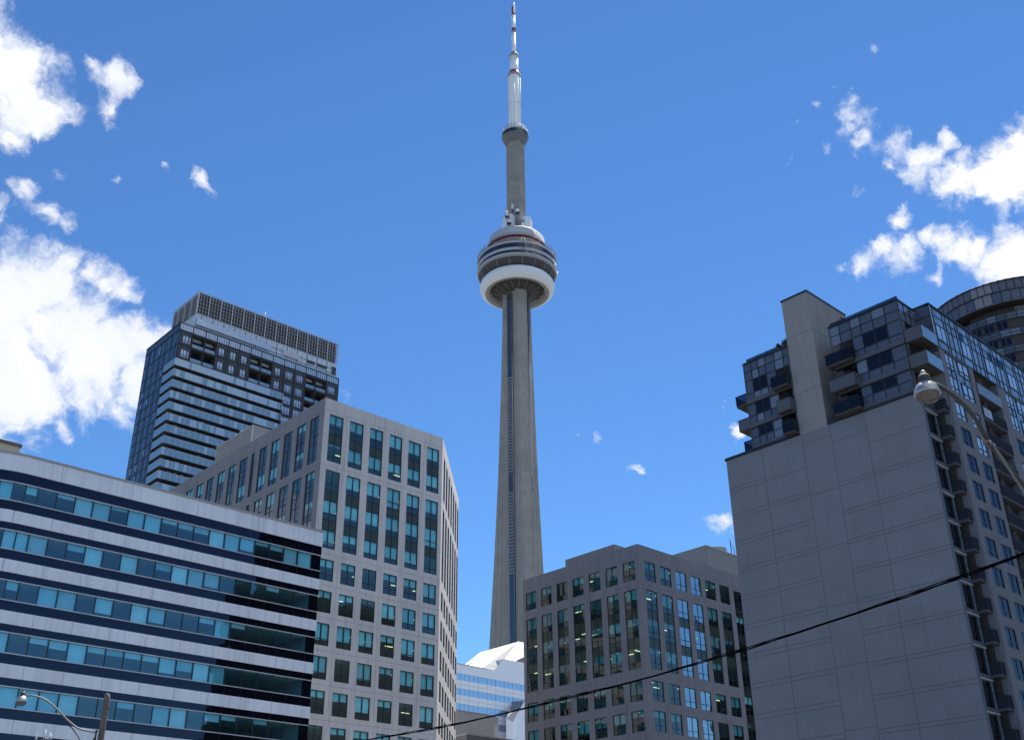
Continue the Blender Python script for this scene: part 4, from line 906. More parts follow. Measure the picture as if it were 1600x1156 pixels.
    for (a, b) in bigs:
        for (zt, zb) in ((32.45, 31.45), (30.95, 29.9)):
            for (c, d) in ((a + .05, a + 1.15), (a + 1.65, b - .05)): W.add(G, c, d, [(zt, zb)], None, glassm='condo_bright', sub=1, fw_=.09)
        q = MB(); G.quad(q, a, b, 30.95, 31.45, .11, 'grey_glass_light'); 
        for c in (a + 1.15, a + .6, a + 2.2): G.box(q, c, c + .05, 30.95, 31.45, .05, .13, 'black_metal')
        G.quad(q, a + 1.15, a + 1.65, 29.9, 32.45, .13, 'balustrade_glass'); q.build('glass_panels', t)
    for (a, b, c, d, k) in smalls: W.add(G, a, b, [(d, c)], None, glassm='dark_pane' if k > 1 else random.choice(('condo_bright', 'dark_pane')), show=k < 12, fw_=.1, sub=1)
    W.flush()
    # stacked balconies between the frames
    m = MB(); m.box(6.45 * s, 9.65 * s, .5, .55, Z(Z0), Z(32.55), 'mullion_black')
    for k in range(17): m.box(8.0 * s, 8.06 * s, -.7 * s + .5, .5, Z(Z0), Z(32.5), 'condo_frame') if k == 0 else None
    m.build('recessed_wall', t)
    for k in range(14):
        zf = 30.93 - 1.655 * k + .05; b = MB(); b.box(6.46 * s, 9.64 * s, -.7 * s - .05, .48, Z(zf) - .2, Z(zf), 'slab_grey'); bo = b.build('balcony', t)
        r_ = MB(); mat = 'balustrade' if k == 0 else 'dark_rail'; r_.box(6.47 * s, 9.63 * s, -.7 * s - .1, -.7 * s - .06, Z(zf) - (.18 if k == 0 else 0), Z(zf) + 1.05, mat); r_.box(6.47 * s, 9.63 * s, -.7 * s - .12, -.7 * s - .03, Z(zf) + 1.05, Z(zf) + 1.1, 'black_metal'); r_.build('balustrade', bo)
        if k == 1:
            c = MB(); c.box(6.55 * s, 7.6 * s, -.7 * s - .13, -.7 * s - .105, Z(zf) + .1, Z(zf) + 1.12, 'cloth_blue'); c.build('blanket', bo)
    # near strip: glazing and balconies next to the end wall
    W2 = Windows(t, 'black_metal', 'dark_pane', .2, cap=26); m = MB(); ns = MB()
    m.box(-.02, .12 * s, -.12, .0, 0, Z(WT), 'band_grey')
    for k in range(16):
        zt = 28.32 - 1.655 * k; zb = zt - 1.655
        F0.box(m, .12, 1.6, zt - .2, zt + .02, -.08, .2, 'slab_grey'); F0.box(m, .12, 1.6, zt - .24, zt - .2, -.1, .15, 'pale_panel')
        for (a, b) in ((.14, .34), (1.36, 1.56)): F0.quad(ns, a, b, zb + .02, zt - .24, .02, 'pale_panel' if a < 1 else 'balustrade_glass'); F0.box(ns, a, b, (zt + zb) / 2 - .02, (zt + zb) / 2 + .02, -.03, .03, 'black_metal'); F0.box(ns, b, b + .04, zb, zt - .24, -.06, .05, 'black_metal')
        W2.add(F0, .4, 1.33, [(zt - .26, zb + .02)], None, sub=1, fw_=.1, show=k < 12)
    m.build('spandrel', t); ns.build('side_panels', t); W2.flush()
    for k in range(15):
        zf = 28.4 - 1.655 * k; b = MB(); b.box(1.62 * s, 2.19 * s, -.52 * s, 1.4, Z(zf) - .22, Z(zf), 'slab_grey'); bo = b.build('balcony', t)
        r_ = MB(); r_.box(1.62 * s, 2.19 * s, -.52 * s - .05, -.52 * s - .02, Z(zf), Z(zf) + 1.02, 'dark_rail'); r_.box(1.62 * s, 1.62 * s + .04, -.52 * s, -.02, Z(zf), Z(zf) + 1.02, 'dark_rail'); r_.box(1.6 * s, 2.19 * s, -.52 * s - .07, -.52 * s - .0, Z(zf) + 1.02, Z(zf) + 1.07, 'black_metal'); r_.build('balustrade', bo)
    m = MB(); m.box(1.6 * s, 2.19 * s, 1.4, 1.45, 0, Z(30), 'mullion_black'); m.box(1.56 * s, 1.6 * s, .02, 1.4, 0, Z(28.4), 'stucco'); m.build('recessed_wall', t)
    m = MB(); F0.box(m, .1, 1.6, 28.45, 29.0, .0, .04, 'grey_glass'); F0.box(m, .1, 1.6, 29.0, 29.06, -.02, .06, 'black_metal'); m.build('terrace_rail', t)
    m = MB(); m.ball((1.3 * s, .1, Z(30.55)), .09, 'lamp_warm', 8, 5); m.build('soffit_lamp', t)
    for i, (yy, hh) in enumerate(((8.0, .75), (8.28, .6), (8.75, .5))):
        pt = thing('potted_plant', ['tallest potted plant on the flat roof, right against the plain shaft', 'potted plant on the flat roof, middle one of the three beside the plain shaft', 'small potted plant on the flat roof, the farthest from the plain shaft'][i], 'potted plant', (0, 0, 0), group='potted plants by the shaft')
        base = t.matrix_basis if False else None
        a = R(90 - 46.5); lx, ly = .5, yy * s; pt.location = (38.76 + lx * math.cos(a) - ly * math.sin(a), 93.05 + lx * math.sin(a) + ly * math.cos(a), Z(35.3) + .02)
        p_ = MB(); p_.lathe([(0, 0), (.16, 0), (.22, .4), (.2, .4), (0, .36)], 12, 'pot'); p_.build('pot', pt)
        l_ = MB()
        for q in range(170):
            v = Vector((random.gauss(0, 1), random.gauss(0, 1), random.gauss(0, 1))).normalized() * random.uniform(.3, 1) * hh * .55; c = Vector((0, 0, .4 + hh * .6)) + v
            d1 = Vector((random.uniform(-1, 1), random.uniform(-1, 1), random.uniform(-1, 1))).normalized() * .09; d2 = d1.cross(Vector((random.random(), random.random(), random.random()))).normalized() * .05
            l_.poly([c - d1, c + d2, c + d1, c - d2], 'leaf')
        l_.tube([(0, 0, .35), (.03, .02, .4 + hh * .5)], .03, 'wood', 5); l_.build('foliage', pt)
flats_right()

# ------------------------------------------------------------------ D: round tower behind, far right
def round_tower():
    az = R(27.7); Dc = 204.6; r0 = 14.6
    t = thing('round_apartment_tower', 'curved grey glass apartment tower behind the blank-walled block at the right edge', 'apartment tower', (Dc * math.sin(az), Dc * math.cos(az), 0))
    t.rotation_euler = (0, 0, -az)
    m = MB(); m.lathe([(r0 - .35, 1.7 + (Dc - r0) * .5305 + .1), (r0 - .35, 1.7 + (Dc - r0) * .5551 - .3)], 60, 'band_grey', a0=-150, a1=150); m.build('backing_wall', t)
    def H(tn, dd=0): return 1.7 + (Dc - r0 + dd) * tn
    zr = [H(.5551), H(.5432), H(.5305)]
    def ring(mb, r_, z0, z1, mats, n=60, frame=.12, rr=None):
        for i in range(n):
            a0, a1 = -150 + 300 * i / n, -150 + 300 * (i + 1) / n; m_ = random.choice(mats)
            mb.lathe([(r_, z0), (r_, z1)], 1, m_, a0=a0, a1=a1, smooth=False)
            if frame: mb.lathe([(r_ + .04, z0), (r_ + .04, z1)], 1, 'mullion_black', a0=a0 - .25, a1=a0 + .25, smooth=False)
    m = MB(); ring(m, r0, zr[1], zr[0] - .3, ['band_grey'] * 4 + ['panel_grey_light']); m.build('roof_band', t)
    m = MB(); m.lathe([(r0 + .15, zr[0] - .3), (r0 + .15, zr[0]), (r0 - .4, zr[0]), (r0 - .4, zr[0] - 1)], 60, 'black_metal', a0=-150, a1=150); m.lathe([(r0 + .1, zr[1] - .1), (r0 + .1, zr[1] + .1), (r0 - .1, zr[1] + .1)], 60, 'black_metal', a0=-150, a1=150); m.build('roof_trim', t)
    m = MB(); ring(m, r0 - .02, zr[2] + .2, zr[1] - .1, ['grey_glass'] * 3 + ['panel_grey_light', 'band_grey'], 48); m.lathe([(r0 + .1, zr[2]), (r0 + .1, zr[2] + .2), (r0 - .1, zr[2] + .2)], 60, 'slab_grey', a0=-150, a1=150); m.lathe([(r0 + .1, zr[2]), (r0 - 2.4, zr[2])], 60, 'soffit_brown', a0=-150, a1=150); m.build('glass_band', t)
    m = MB(); ring(m, r0 - 2.2, zr[2] - 3.4, zr[2], ['brown_wall'] * 5 + ['dark_pane', 'panel_grey_light'], 40, 0); m.build('recessed_storey', t)
    z = zr[2] - 2.1; n = 0
    for k in range(22):
        m = MB(); ring(m, r0 - .05, z - 1.3, z, ['grey_glass', 'grey_glass', 'grey_glass_light', 'band_grey'], 44); m.lathe([(r0 + .08, z), (r0 + .08, z + .08), (r0 - .1, z + .08)], 60, 'black_metal', a0=-150, a1=150); m.lathe([(r0 + .06, z - .75), (r0 + .06, z - .65)], 60, 'black_metal', a0=-150, a1=150)
        m.lathe([(r0 + .06, z - 1.35), (r0 + .06, z - 1.25), (r0 - .1, z - 1.25)], 60, 'black_metal', a0=-150, a1=150); m.build('spandrel_band', t)
        m = MB(); m.lathe([(r0 - .25, z - 3.3), (r0 - .25, z - 1.3)], 60, 'panel_grey_light' if False else 'brown_wall', a0=-150, a1=150, smooth=False); m.lathe([(r0, z - 1.3), (r0 - .3, z - 1.3)], 60, 'soffit_brown', a0=-150, a1=150); m.build('wall', t)
        for i in range(14):
            if n >= 98: break
            a0 = -62 + 9 * i
            if i % 5 == 2: continue
            n += 1; w_ = MB(); w_.lathe([(r0 - .15, z - 3.15), (r0 - .15, z - 1.4)], 2, 'slab_grey', a0=a0, a1=a0 + 7.6, smooth=False); wo_ = w_.build('window', t)
            g = MB(); g.lathe([(r0 - .12, z - 3.0), (r0 - .12, z - 1.5)], 1, 'dark_pane', a0=a0 + .3, a1=a0 + 3.6, smooth=False); g.lathe([(r0 - .12, z - 3.0), (r0 - .12, z - 1.5)], 1, 'dark_pane', a0=a0 + 4, a1=a0 + 7.3, smooth=False); g.build('pane', wo_)
        z -= 3.3
    m = MB(); m.lathe([(r0 - .3, 0), (r0 - .3, z - 1)], 60, 'band_grey'); m.lathe([(r0 - 2.6, z - 3), (r0 - 2.6, zr[0] - 1), (0, zr[0] - 1)], 48, 'band_grey'); m.build('core_wall', t)
    m = MB(); m.box(-14.2, -11.2, -6.0, 4, zr[0] - 8, zr[0] - 1.6, 'panel_grey_light'); m.build('side_block', t)
round_tower()

# ------------------------------------------------------------------ E: white banded complex at the tower foot
def white_complex():
    o = (-14.85, 299.63)
    t = thing('white_office_complex', 'bright white office complex with blue ribbon windows at the foot of the concrete tower', 'office building', (o[0], o[1], 0), 47.5)
    FF = Face((0, 0), (1, 0), (0, -1), 1); P = 3.96; ul, ur = -12, 60
    m = MB()
    tops = [66.37 - P * k for k in range(12)]
    z = 68.8
    for k, w_ in enumerate(tops):
        FF.box(m, ul, ur, w_, z, 0, 1, 'white_metal'); z = w_ - 1.78
    FF.box(m, ul, ur, 0, z, 0, 1, 'white_metal'); m.box(ul, ur, 1, 40, 0, 67.6, 'white_metal'); m.build('wall', t)
    for k, w_ in enumerate(tops[:7]):
        for i in range(24):
            u = ul + i * 3.18 * (72 / 76.3) ; a = 3.2 * (i - 4) + .02 * 0
            if a > ur or len([c for c in t.children if c.name.startswith('window')]) > 98: break
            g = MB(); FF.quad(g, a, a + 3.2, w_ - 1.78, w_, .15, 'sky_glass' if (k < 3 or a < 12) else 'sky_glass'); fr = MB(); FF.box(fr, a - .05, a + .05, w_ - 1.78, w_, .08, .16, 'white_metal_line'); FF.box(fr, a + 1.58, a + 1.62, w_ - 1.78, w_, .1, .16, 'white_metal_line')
            wo_ = fr.build('window', t); g.build('pane', wo_)
    m = MB()
    for u in [3.2 * i for i in range(-3, 18)]:
        for k, w_ in enumerate(tops[:8]): FF.box(m, u - .03, u + .03, w_ - P + .02, w_ - 1.8, -.004, .01, 'white_metal_line')
    for k, w_ in enumerate(tops[:8]): FF.box(m, ul, ur, w_ - 2.9 - .025, w_ - 2.9 + .025, -.003, .01, 'white_metal_line')
    m.build('panel_joint', t)
    m = MB(); FF.box(m, ul, 9.0, 68.8, 68.95, -.1, .3, 'panel_joint'); m.tube([(2.6, .4, 69), (5, .8, 70.1)], .12, 'screen_dark', 6); m.build('roof_edge', t)
    # big roof wedge
    def Pt(x, y, z): return (x, y, z)
    A = Pt(7.9, 0, 69.0); B = Pt(12.5, .01, 68.85); C = Pt(*WP[0]); D_ = Pt(*WP[1]); E_ = Pt(*WP[2]); 
    m = MB(); m.poly([A, B, D_, C], 'wedge_metal'); m.poly([B, Pt(*WP[3]), Pt(*WP[4]), E_, D_], 'wedge_metal')
    bk = [Pt(WP[0][0], WP[0][1] + 8, WP[0][2]), Pt(WP[1][0] + 2, WP[1][1] + 8, WP[1][2]), Pt(WP[2][0] + 2, WP[2][1] + 8, WP[2][2])]
    m.poly([C, D_, bk[1], bk[0]], 'white_metal'); m.poly([D_, E_, bk[2], bk[1]], 'white_metal'); m.poly([A, C, bk[0], (7.9, 18, 67.6)], 'white_metal'); m.poly([(7.9, 18, 67.6), bk[0], bk[1], bk[2], (45, 22, 67.6)], 'white_metal')
    m.build('roof_wedge', t)
    m = MB()
    for q in range(1, 8):
        f = q / 8
        for (p0, p1, p2, p3) in ((A, C, B, D_),):
            a = Vector(p0).lerp(Vector(p1), f); b = Vector(p2).lerp(Vector(p3), f); off = Vector((0, -.03, .03)); m.tube([a + off, b + off], .035, 'white_metal_line', 4)
    m.tube([Vector(B) + Vector((0, -.05, .05)), Vector(D_) + Vector((0, -.05, .05))], .09, 'white_metal_line', 5)
    m.build('wedge_joint', t)
    m = MB(); m.box(16.1, ur, .5, 30, 68.81, 72.75, 'white_metal'); m.poly([(12.6, -.02 + .5, 68.82), (16.1, .5, 68.82), (16.1, .5, 72.75)], 'white_metal'); m.build('upper_storey', t)
    # small lower wedge
    m = MB(); a, b, c, d = (19.2, -.1, 61.3), (23.4, -.1, 61.9), (15.4, -4, 54.8), (12.9, -4, 55.4)
    m.poly([d, a, b, c], 'wedge_metal'); m.poly([(12.9, -4, 55.4), (15.4, -4, 54.8), (15.4, -4, 50), (12.9, -4, 50)], 'white_metal'); m.poly([d, a, (19.2, -.1, 50), (12.9, -4, 50)], 'far_concrete'); m.poly([c, b, (23.4, -.1, 50), (15.4, -4, 50)], 'white_metal'); m.build('entrance_wedge', t)
WP = [(13.51, 10, 75.4), (21.56, 14, 78.36), (24.23, 14, 78.44), (20.72, 4, 72.82), (24.3, 7, 74.6)]
import mathutils
def _wp():
    """put the wedge corners on their depth planes (measured bearings from the roof edge)"""
    a = R(42.5); ux, uy = Vector((math.cos(a), math.sin(a))), Vector((-math.sin(a), math.cos(a))); o = Vector((-14.85, 299.63)); out = []
    for (u, d, z) in WP:
        q = o + ux * u; # bearing of the point as seen on the front plane; slide it back along the sight line to depth d
        k = 1.0; n = uy; t_ = 1 + d / q.dot(n); pt = q * t_; l = pt - o; out.append((l.dot(ux), l.dot(uy), 1.7 + (z - 1.7) * t_))
    return out
WP = _wp()
white_complex()
def low_block(label, x0, y0, poly, h, mat):
    t = thing('low_building', label, 'building', (x0, y0, 0), 47.5); m = MB(); m.prism(poly, 0, h, mat); m.build('wall', t); m = MB(); m.prism(inset(poly, -.08), h, h + .22, 'coping'); m.build('coping', t); return t
low_block('plain pale concrete building in the gap, in front of the white banded complex', -3.86, 199.96, [(-25, 0), (0, 0), (2.1, 1.2), (2.1, 15), (-25, 15)], 37.25, 'far_concrete')
low_block('low dark grey roof block at the bottom of the gap between the two precast offices', -7.38, 169.8, [(0, 0), (24, 0), (24, 8), (0, 8)], 29.3, 'far_dark')

# ------------------------------------------------------------------ the concrete tower
def tower():
    t = thing('observation_tower', 'very tall concrete tower with a round pod, white ring and white mast with red collars', 'tower', (3.48, 528.99, 0))
    # shaft: Y section of three tapering legs round a hexagonal core; one leg faces the street, turned 16 degrees
    PH = 16.0; HW = 3.35; AP = 5.9
    def legR(z):
        T = [(0, 29), (50, 22), (100, 17.6), (132, 15.4), (170, 13.2), (215, 10.9), (266, 9.1), (300, 8.2), (320, 7.8), (336, 7.5)]
        for (a, ra), (b, rb_) in zip(T, T[1:]):
            if a <= z <= b: return ra + (rb_ - ra) * (z - a) / (b - a)
        return 7.5
    def section(z):
        out = []; Rr = legR(z); hw = HW * (1 + max(0, 150 - z) / 900)
        tj = (AP - hw * .866) / .5
        for k in range(3):
            a = R(PH + 120 * k); e = Vector((math.sin(a), -math.cos(a))); q = Vector((math.cos(a), math.sin(a)))
            ti = min(tj, Rr - .3)
            ch = .45
            out += [e * ti - q * hw, e * (Rr - ch) - q * hw, e * Rr - q * (hw - ch), e * Rr + q * (hw - ch), e * (Rr - ch) + q * hw, e * ti + q * hw]
        return out
    zs = [0, 25, 50, 75, 100, 116, 132, 150, 170, 190, 215, 240, 266, 283, 300, 320, 336]; m = MB(); secs = [section(z) for z in zs]
    n = len(secs[0])
    for i in range(len(zs) - 1):
        acc = 0
        for k in range(n):
            a0, a1, b0, b1 = secs[i][k], secs[i][(k + 1) % n], secs[i + 1][k], secs[i + 1][(k + 1) % n]; l = (a1 - a0).length
            m.poly([(*a0, zs[i]), (*a1, zs[i]), (*b1, zs[i + 1]), (*b0, zs[i + 1])], 'tower_concrete', [(acc, zs[i]), (acc + l, zs[i]), (acc + l, zs[i + 1]), (acc, zs[i + 1])]); acc += l + 3
    m.build('shaft', t)
    # thin raised ribs on the facing leg
    m = MB()
    for kk in range(3):
        a = R(PH + 120 * kk); e = Vector((math.sin(a), -math.cos(a))); q = Vector((math.cos(a), math.sin(a)))
        for sd_ in (-1, 1):
            m.tube([(*(e * (legR(z) + .03) + q * sd_ * (HW - .75)), z) for z in zs[3:]], .14, 'upper_concrete', 4)
            if kk:
                for f_ in (.35, .7): m.tube([(*(e * (AP + 1 + (legR(z) - AP - 1) * f_) + q * sd_ * (HW * (1 + max(0, 150 - z) / 900) + .02)), z) for z in zs[3:12]], .12, 'upper_concrete', 4)
    m.build('leg_rib', t)
    # lift shafts in the notches
    for k in range(3):
        a = R(PH + 60 + 120 * k - (120 if k == 2 else 0) * 0); e = Vector((math.sin(a), -math.cos(a))); q = Vector((math.cos(a), math.sin(a))); m = MB()
        def strip(z0, z1, d, mat, hw=1.75):
            a_ = e * (AP + .35 + d) - q * hw; b_ = e * (AP + .35 + d) + q * hw; c_ = e * AP + q * hw; d_ = e * AP - q * hw
            m.prism([tuple(a_), tuple(b_), tuple(c_), tuple(d_)], z0, z1, mat)
        for (z0, z1, mat) in ((20, 163, 'lift_glass'), (163, 206, 'slat_grey'), (206, 217, 'slat_blue'), (217, 272, 'slat_grey'), (272, 283, 'lift_glass'), (283, 325, 'slat_blue')):
            strip(z0, z1, .45, 'lift_glass')
            if mat != 'lift_glass':
                z = z0
                while z < z1 - .5: strip(z, z + .95, .62, mat, 1.5); z += 1.75
        for sd_ in (-1, 1):
            c = e * (AP + .8) + q * sd_ * 1.75; m.tube([(c.x, c.y, 20), (c.x, c.y, 326)], .16, 'upper_concrete', 4)
        m.build('lift_shaft', t)
    # upper shaft
    def hexa(z0, r0, z1, r1, mat, m, rotd=-8):
        for k in range(6):
            a0, a1 = R(rotd + 60 * k - 30), R(rotd + 60 * k + 30)
            m.poly([(r0 * math.sin(a0), -r0 * math.cos(a0), z0), (r0 * math.sin(a1), -r0 * math.cos(a1), z0), (r1 * math.sin(a1), -r1 * math.cos(a1), z1), (r1 * math.sin(a0), -r1 * math.cos(a0), z1)], mat, [(r0 * k, z0), (r0 * (k + 1), z0), (r0 * (k + 1), z1), (r0 * k, z1)])
    m = MB(); hexa(350, 5.75, 441, 5.55, 'upper_concrete', m); m.build('upper_shaft', t)
    # pod
    NL = 64
    m = MB(); m.lathe([(7, 326.5), (9, 327.0), (12, 328.6), (15.2, 330.6), (15.75, 328.4), (16.6, 327.7), (18.0, 327.75)], NL, mats=['soffit_dark'] * 3 + ['pod_grey'] * 3); m.build('pod_underside', t)
    m = MB(); m.lathe([(17.9, 327.75), (19.4, 328.1), (20.7, 329.2), (21.3, 330.7), (21.35, 332.0), (20.9, 333.6), (20.1, 334.7), (18.8, 335.3), (17.5, 335.4)], NL + 32, 'radome'); m.build('radome', t)
    m = MB(); m.lathe([(17.85, 327.66), (18.05, 327.66)], NL, 'soffit_dark'); m.lathe([(17.6, 335.42), (20.2, 336.2), (21.6, 338.0), (22.1, 339.3)], NL, 'pod_dark'); m.lathe([(18.0, 335.3), (18.3, 336.2)], NL, 'pod_rib'); m.build('radome_seam', t)
    for k in range(18):
        a = R(20 * k + 5); m = MB(); m.tube([(5.5 * math.sin(a), -5.5 * math.cos(a), 325.6), (15.4 * math.sin(a), -15.4 * math.cos(a), 329.9)], .22, 'pod_rib', 4); m.build('under_rib', t)
    for k in range(18):
        a = R(20 * k + 8); m = MB(); m.tube([(18.6 * math.sin(a), -18.6 * math.cos(a), 335.0), (20.8 * math.sin(a), -20.8 * math.cos(a), 336.7), (22.1 * math.sin(a), -22.1 * math.cos(a), 339.4)], .26, 'pod_rib', 4); m.build('soffit_rib', t)
    m = MB(); m.lathe([(22.0, 339.2), (22.4, 339.4), (22.45, 339.9), (22.4, 340.3)], NL, 'pod_grey'); m.build('lower_rim', t)
    m = MB(); m.lathe([(22.4, 340.3), (22.75, 340.35), (22.75, 341.3), (22.4, 341.35)], NL, 'pod_white'); m.build('deck_band', t)
    m = MB(); m.lathe([(22.4, 341.3), (22.4, 343.2)], NL, 'pod_glass', smooth=False); m.build('deck_windows', t)
    m = MB(); m.lathe([(22.4, 343.15), (22.95, 343.2), (22.95, 344.65), (22.4, 344.7)], NL, 'pod_white'); m.build('deck_band', t)
    m = MB(); m.lathe([(22.45, 344.65), (22.45, 347.9)], NL, 'pod_glass', smooth=False)
    for k in range(96):
        a = R(3.75 * k); m.box(22.48 * math.sin(a) - .05, 22.48 * math.sin(a) + .05, -22.48 * math.cos(a) - .05, -22.48 * math.cos(a) + .05, 344.7, 347.9, 'slat_blue')
    m.build('deck_windows', t)
    m = MB(); m.lathe([(22.4, 347.85), (22.9, 347.9), (23.0, 348.8), (22.7, 349.6), (21.9, 349.7), (17, 350.4)], NL, mats=['pod_white'] * 3 + ['pod_dark', 'pod_grey']); m.build('deck_band', t)
    m = MB(); m.lathe([(23.0, 349.05), (23.08, 349.1), (23.08, 349.35), (22.95, 349.4)], NL, 'pod_dark')
    for h in (350.6, 351.6): m.lathe([(22.6, h), (22.7, h), (22.7, h + .1), (22.6, h + .1)], NL, 'pod_dark')
    for k in range(40): a = R(9 * k); m.tube([(22.65 * math.sin(a), -22.65 * math.cos(a), 349.6), (22.65 * math.sin(a), -22.65 * math.cos(a), 351.7)], .07, 'pod_dark', 4); m.tube([(22.65 * math.sin(a), -22.65 * math.cos(a), 350.9), (20.2 * math.sin(a), -20.2 * math.cos(a), 352.6)], .06, 'pod_dark', 4)
    m.build('edge_rail', t)
    m = MB(); m.lathe([(17.4, 350.2), (17.4, 355.2)], NL, mats=['pink_panel']); m.lathe([(17.45, 355.9), (17.7, 356.0), (17.7, 357.0), (17.4, 357.15)], NL, 'pod_red')
    m.build('red_band', t)
    m = MB(); m.lathe([(17.4, 357.15), (16.9, 357.6), (16.5, 358.6), (16.3, 363.4), (15.9, 363.8), (5, 364.0)], NL, 'pod_white'); m.build('upper_drum', t)
    m = MB()
    for z in (358.8,): m.lathe([(16.6, z), (16.66, z), (16.6, z + .25)], NL, 'pod_grey')
    for k in range(30): a = R(12 * k); m.tube([(16.2 * math.sin(a), -16.2 * math.cos(a), 363.6), (16.2 * math.sin(a), -16.2 * math.cos(a), 364.5)], .05, 'pod_dark', 4)
    m.build('drum_rail', t)
    # window-cleaning cradle on the front
    m = MB(); a = R(6)
    def rp(th, r_, z): return (r_ * math.sin(R(th)), -r_ * math.cos(R(th)), z)
    for th in (6.5, 11): m.tube([rp(th, 23.3, 341.3), rp(th, 23.3, 350.5)], .13, 'pod_rib', 4)
    for h in (341.5, 344, 346.5, 348.6, 350.3): m.tube([rp(6.5, 23.3, h), rp(11, 23.3, h)], .13, 'pod_rib', 4)
    m.build('maintenance_cradle', t)
    for th, z0, z1 in ((-86, 337.5, 341), (88, 338, 342), (70, 340.5, 343)):
        m = MB(); m.tube([rp(th, 22.7, z0), rp(th, 23.1, z1)], .45, 'antenna_white', 6); m.build('pod_marker', t)
    for th, h in ((-70, 353.5), (-50, 357.5), (-62, 355), (60, 356.5), (50, 358.6), (72, 353), (38, 360)):
        m = MB(); rr = 21 if h < 356 else 16; m.tube([rp(th, rr, 350.5 if h < 356 else 359), rp(th, rr, h + 3)], .09, 'pod_dark', 4); m.build('whip_aerial', t)
    # equipment cabins, domes and dishes above the pod
    for poly, h in (([(-8.3, -3.5), (-5.0, -8.6), (-2.2, -9.2), (-.9, -6.2), (-5, -2)], 377.2), ([(3.0, -6.6), (3.7, -8.6), (5.4, -9.2), (7.9, -8.2), (9.4, -3.5), (6, -2)], 375.4)):
        m = MB(); m.prism(poly, 368.2, h, 'white_panel'); cx = sum(q[0] for q in poly[1:3]) / 2; m.box(cx - .7, cx - .1, -9.25, -9.0, h - 4, h - 2.8, 'pod_dark'); m.box(cx - 2, cx + 2.2, -8.6, -5, 363.9, 368.2, 'pod_dark'); m.build('equipment_cabin', t)
    for x, y, z, r_ in ((-4.2, -10.4, 371.2, 1.0), (.7, -9, 379.6, 1.05), (-5.4, -8.6, 379.0, .95), (-5.4, -9.4, 376.6, .85), (3.5, -10.2, 368.6, .9)):
        m = MB(); m.ball((x, y, z), r_, 'antenna_white', 14, 6, 1.0, 0, 100); m.lathe([(0, z - 1.2), (r_ * 1.02, z - 1.1), (r_ * 1.02, z - .1)], 14, 'antenna_white', cx=x, cy=y); m.build('dish_dome', t)
        m = MB(); m.box(x - 1.2, x + 1.2, y - .4, y + 1.2, z - 1.9, z - 1.25, 'pod_dark'); m.tube([(x, y, z - 2), (x, y, 363)], .15, 'pod_dark', 5); m.build('dish_bracket', t)
    m = MB(); m.tube([(-2.6, -7.6, 381.6), (-2.6, -7.6, 385.4)], .25, 'radome', 6); m.tube([(-1.9, -7.6, 381.6), (-1.9, -7.6, 385.4)], .35, 'antenna_white', 6); m.tube([(-2.2, -7.4, 372), (-2.2, -7.4, 381.5)], .5, 'pod_dark', 5); m.build('panel_aerial', t)
    # sky pod
    m = MB(); m.lathe([(5.2, 434.6), (6.6, 436.2), (7.6, 438.9), (8.0, 440.0)], 40, 'sky_pod_grey'); m.lathe([(8.0, 440.0), (8.1, 442.3)], 40, 'pod_glass', smooth=False); m.lathe([(8.1, 442.3), (8.3, 442.5), (8.3, 443.4), (7.9, 443.6), (4, 444.6)], 40, 'pod_white')
    m.build('sky_pod', t); m = MB()
    for k in range(24): a = 15 * k; m.tube([rp(a, 8.1, 443.5), rp(a, 7.3, 446.2)], .12, 'pod_white', 4)
    for h, r_ in ((444.8, 7.9), (446.1, 7.4)): m.lathe([(r_, h), (r_ + .1, h), (r_ + .1, h + .25), (r_, h + .25)], 32, 'pod_white')
    for k in range(30): a = 12 * k; m.tube([rp(a, 8.18, 440.1), rp(a, 8.2, 442.4)], .1, 'slat_blue', 4)
    m.build('sky_pod_rail', t)
    # mast
    def mast(name, r0, z0, r1, z1, mat, n=12): m = MB(); m.lathe([(r0, z0), (r1, z1), (0, z1)], n, mat, smooth=n > 10); return m.build(name, t)
    mast('mast_section', 4.0, 445.5, 4.0, 489.4, 'antenna_white', 10)
    m = MB()
    for k in range(10):
        a = 36 * k
        for (z0, z1) in ((446.5, 447.2), (466.0, 466.6)): m.tube([rp(a, 4.05, z0), rp(a, 4.05, z1)], .28, 'pod_dark', 4)
        m.tube([rp(a, 4.02, 446), rp(a, 4.02, 489)], .12, 'radome', 4)
    m.build('mast_fixings', t)
    m = MB(); m.lathe([(4.0, 489.2), (4.35, 489.6), (4.35, 490.9), (3.6, 491.6)], 24, 'pod_grey'); m.build('mast_flange', t)
    m = MB(); m.lathe([(3.6, 491.6), (3.0, 494.2), (2.75, 494.3)], 24, 'antenna_red'); m.build('mast_collar', t)
    mast('mast_section', 2.75, 494.2, 2.75, 506.6, 'antenna_white', 24)
    m = MB(); m.lathe([(2.75, 506.5), (3.15, 506.8), (3.15, 508.2), (2.2, 508.4)], 24, 'pod_grey'); m.build('mast_flange', t)
    m = MB(); m.lathe([(2.3, 508.4), (1.9, 510.0), (1.4, 510.8)], 16, 'antenna_red'); m.build('mast_collar', t)
    mast('mast_section', 1.42, 510.6, 1.35, 528.0, 'antenna_white', 14)
    m = MB(); m.lathe([(1.42, 527.6), (1.42, 529.0), (1.35, 531.4), (1.42, 531.6)], 14, mats=['pod_grey', 'antenna_red', 'pod_grey']); m.build('mast_collar', t)
    mast('mast_section', 1.32, 531.4, 1.25, 543.5, 'antenna_white', 14)
    m = MB(); m.lathe([(1.3, 543.4), (1.3, 544.6)], 14, 'antenna_red'); m.lathe([(.75, 544.4), (.75, 551.0)], 10, 'antenna_red', cx=-.4, cy=-.1); m.build('mast_collar', t)
